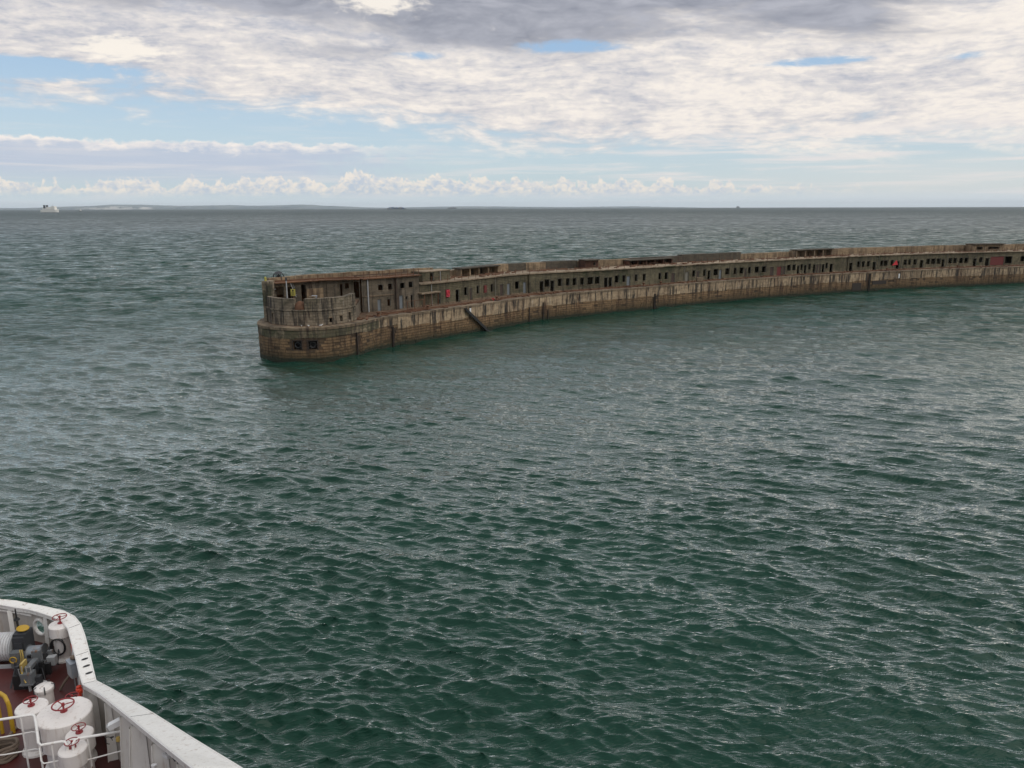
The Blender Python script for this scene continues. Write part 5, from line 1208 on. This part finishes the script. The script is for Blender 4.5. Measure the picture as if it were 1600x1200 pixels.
q_ = at(42, 1203, DK + .3); mb = MB(); mb.box(-.16, .18, -.3, .0, -.3, -.04, Matrix.Translation(q_)); mb.box(-.18, .2, -.32, .02, -.04, 0, Matrix.Translation(q_)); tag(mb.build('blue_crate', M['blue']), 'blue box lid at the bottom edge below the guard rail', 'box')

# white guard rails
def rails(label, tops, mids, posts, rz=9.6):
    o = thing('guard_rail', label, 'railing', (tops[0].x, tops[0].y, DK), 'white guard rails in front of the ventilators')
    mb = MB(); mb.tube(tops, .033, 10); mb.build('top_rail', M['white'], o)
    for m_ in mids:
        mb = MB(); mb.tube(m_, .017, 8); mb.build('mid_rail', M['white'], o)
    for p_, z_ in posts:
        mb = MB(); mb.tube([Vector((p_.x, p_.y, DK)), Vector((p_.x, p_.y, z_))], .022, 8); mb.build('post', M['white'], o)
    return o
z_ = 9.6
t1 = [at(-60, 1131, z_), at(0, 1124.5, z_), at(46, 1117.5, z_), at(51.5, 1117, z_), at(54, 1120, z_), at(56, 1130, z_), at(59, 1153, z_), at(60, 1161, z_), at(64, 1164.5, z_), at(96, 1158.8, z_), at(101, 1159, z_), at(104.5, 1164, z_)]
t1 += [Vector((t1[-1].x, t1[-1].y, z_ - .2)), Vector((t1[-1].x, t1[-1].y, DK))]
dn = lambda p_, d_: Vector((p_.x, p_.y, p_.z - d_))
m1_ = [[dn(t1[0], .5), dn(t1[1], .5), dn(t1[2], .48), dn(t1[3], .5)], [dn(t1[0], 1.0), dn(t1[1], 1.0), dn(t1[2], .98), dn(t1[3], 1.0)], [dn(t1[8], .5), dn(t1[9], .5), dn(t1[10], .5)], [dn(t1[4], .5), dn(t1[7], .5), dn(t1[8], .5)]]
rails('white stepped guard rail reaching in from the left edge', t1, m1_, [(at(32, 1120, z_), z_), (at(57.5, 1141, z_), z_), (at(80, 1161.5, z_), z_)])
e_ = at(194, 1142, z_ + .05)
t2 = [at(113.5, 1164, z_)]; t2 = [Vector((t2[0].x, t2[0].y, DK)), Vector((t2[0].x, t2[0].y, z_ - .12)), at(114, 1162, z_), at(117, 1157, z_), at(122, 1154, z_), e_]
m2_ = [[Vector((t2[0].x, t2[0].y, z_ - .5)), dn(e_, .52)], [Vector((t2[0].x, t2[0].y, z_ - 1.0)), dn(e_, 1.02)]]
rails('white guard rail joined to the bulwark rib on the right', t2, m2_, [(at(137, 1152, z_), z_)])

# floodlight on the bulwark, dangling cable, lower fittings
q_ = at(181, 1131, 9.95); fl = thing('floodlight', 'white box floodlight bracketed under the bulwark rail', 'floodlight', q_)
T = Matrix.Translation(q_) @ Matrix.Rotation(math.radians(22), 4, 'Z') @ Matrix.Rotation(math.radians(-20), 4, 'Y')
mb = MB(); mb.box(-.17, .17, -.07, .07, -.06, .06, T); mb.box(-.15, .15, -.075, .075, .06, .08, T); mb.build('housing', M['plast'], fl)
mb = MB(); mb.box(-.19, -.17, -.08, .08, -.07, .07, T); mb.build('lens_frame', M['galv'], fl)
mb = MB(); mb.tube([T @ Vector((.15, 0, 0)), T @ Vector((.32, .1, 0))], .02, 6); mb.build('bracket', M['galv'], fl)
q_ = at(170, 1157, 9.6); cb_ = thing('hanging_cable', 'black cable loop with a rusty lamp holder below the floodlight', 'cable', q_)
mb = MB(); mb.tube([q_ + Vector((.09 * math.cos(k * .4), 0, .1 * math.sin(k * .4))) for k in range(13)], .009, 5); mb.tube([q_ + Vector((.05, 0, .08)), q_ + Vector((.12, 0, .1))], .022, 6); mb.build('loop', M['black'], cb_)
mb = MB(); mb.lathe([(0, .06), (.05, .05), (.06, -.03), (.03, -.07), (0, -.07)], q_ + Vector((.22, .02, .02)), 10); mb.build('holder', M['brass'], cb_)
q_ = at(261, 1180, 11.0); fc = thing('deck_fitting', 'cream junction box with bent pipes under the rail at the bottom', 'fitting', q_)
T = Matrix.Translation(q_) @ Matrix.Rotation(math.radians(-35), 4, 'Z'); mb = MB(); mb.box(-.09, .09, -.05, .05, -.04, .04, T); mb.build('box', M['plast'], fc)
mb = MB(); mb.tube([T @ Vector((-.02, 0, .04)), T @ Vector((0, 0, .12)), T @ Vector((.1, .02, .08)), T @ Vector((.22, .02, -.02)), T @ Vector((.28, 0, -.01)), T @ Vector((.3, 0, .03))], .014, 6); mb.build('pipe', M['dark'], fc)
for x in (.0, .13):
    mb = MB(); mb.tube([T @ Vector((x, .02, .05)), T @ Vector((x, .02, .15))], .014, 6); mb.build('terminal', M['rust'], fc)
q_ = at(240, 1197, 10.8); mb = MB(); mb.tube([q_ + Vector((0, 0, -.25)), q_ + Vector((0, 0, .03))], .05, 10); mb.tube([q_ + Vector((0, 0, .0)), q_ + Vector((.08, 0, .05))], .02, 6); tag(mb.build('vent_pipe', M['plast']), 'short white pipe head at the bottom edge of the picture', 'pipe')

# ------------------------------------------------------------------ haze
mb = MB(); mb.box(-42000, 42000, -42000, 42000, -6.0, 270)
m = bpy.data.materials.new('haze_air'); m.use_nodes = True; nt = m.node_tree; nt.nodes.clear()
pv = nt.nodes.new('ShaderNodeVolumePrincipled'); pv.inputs['Color'].default_value = (0.84, 0.93, 1.0, 1); pv.inputs['Density'].default_value = 1.9e-5; pv.inputs['Anisotropy'].default_value = 0.0
ou = nt.nodes.new('ShaderNodeOutputMaterial'); nt.links.new(pv.outputs[0], ou.inputs['Volume'])
o = mb.build('haze', m, weld=True); o['kind'] = 'stuff'; o['label'] = 'thin pale sea haze'
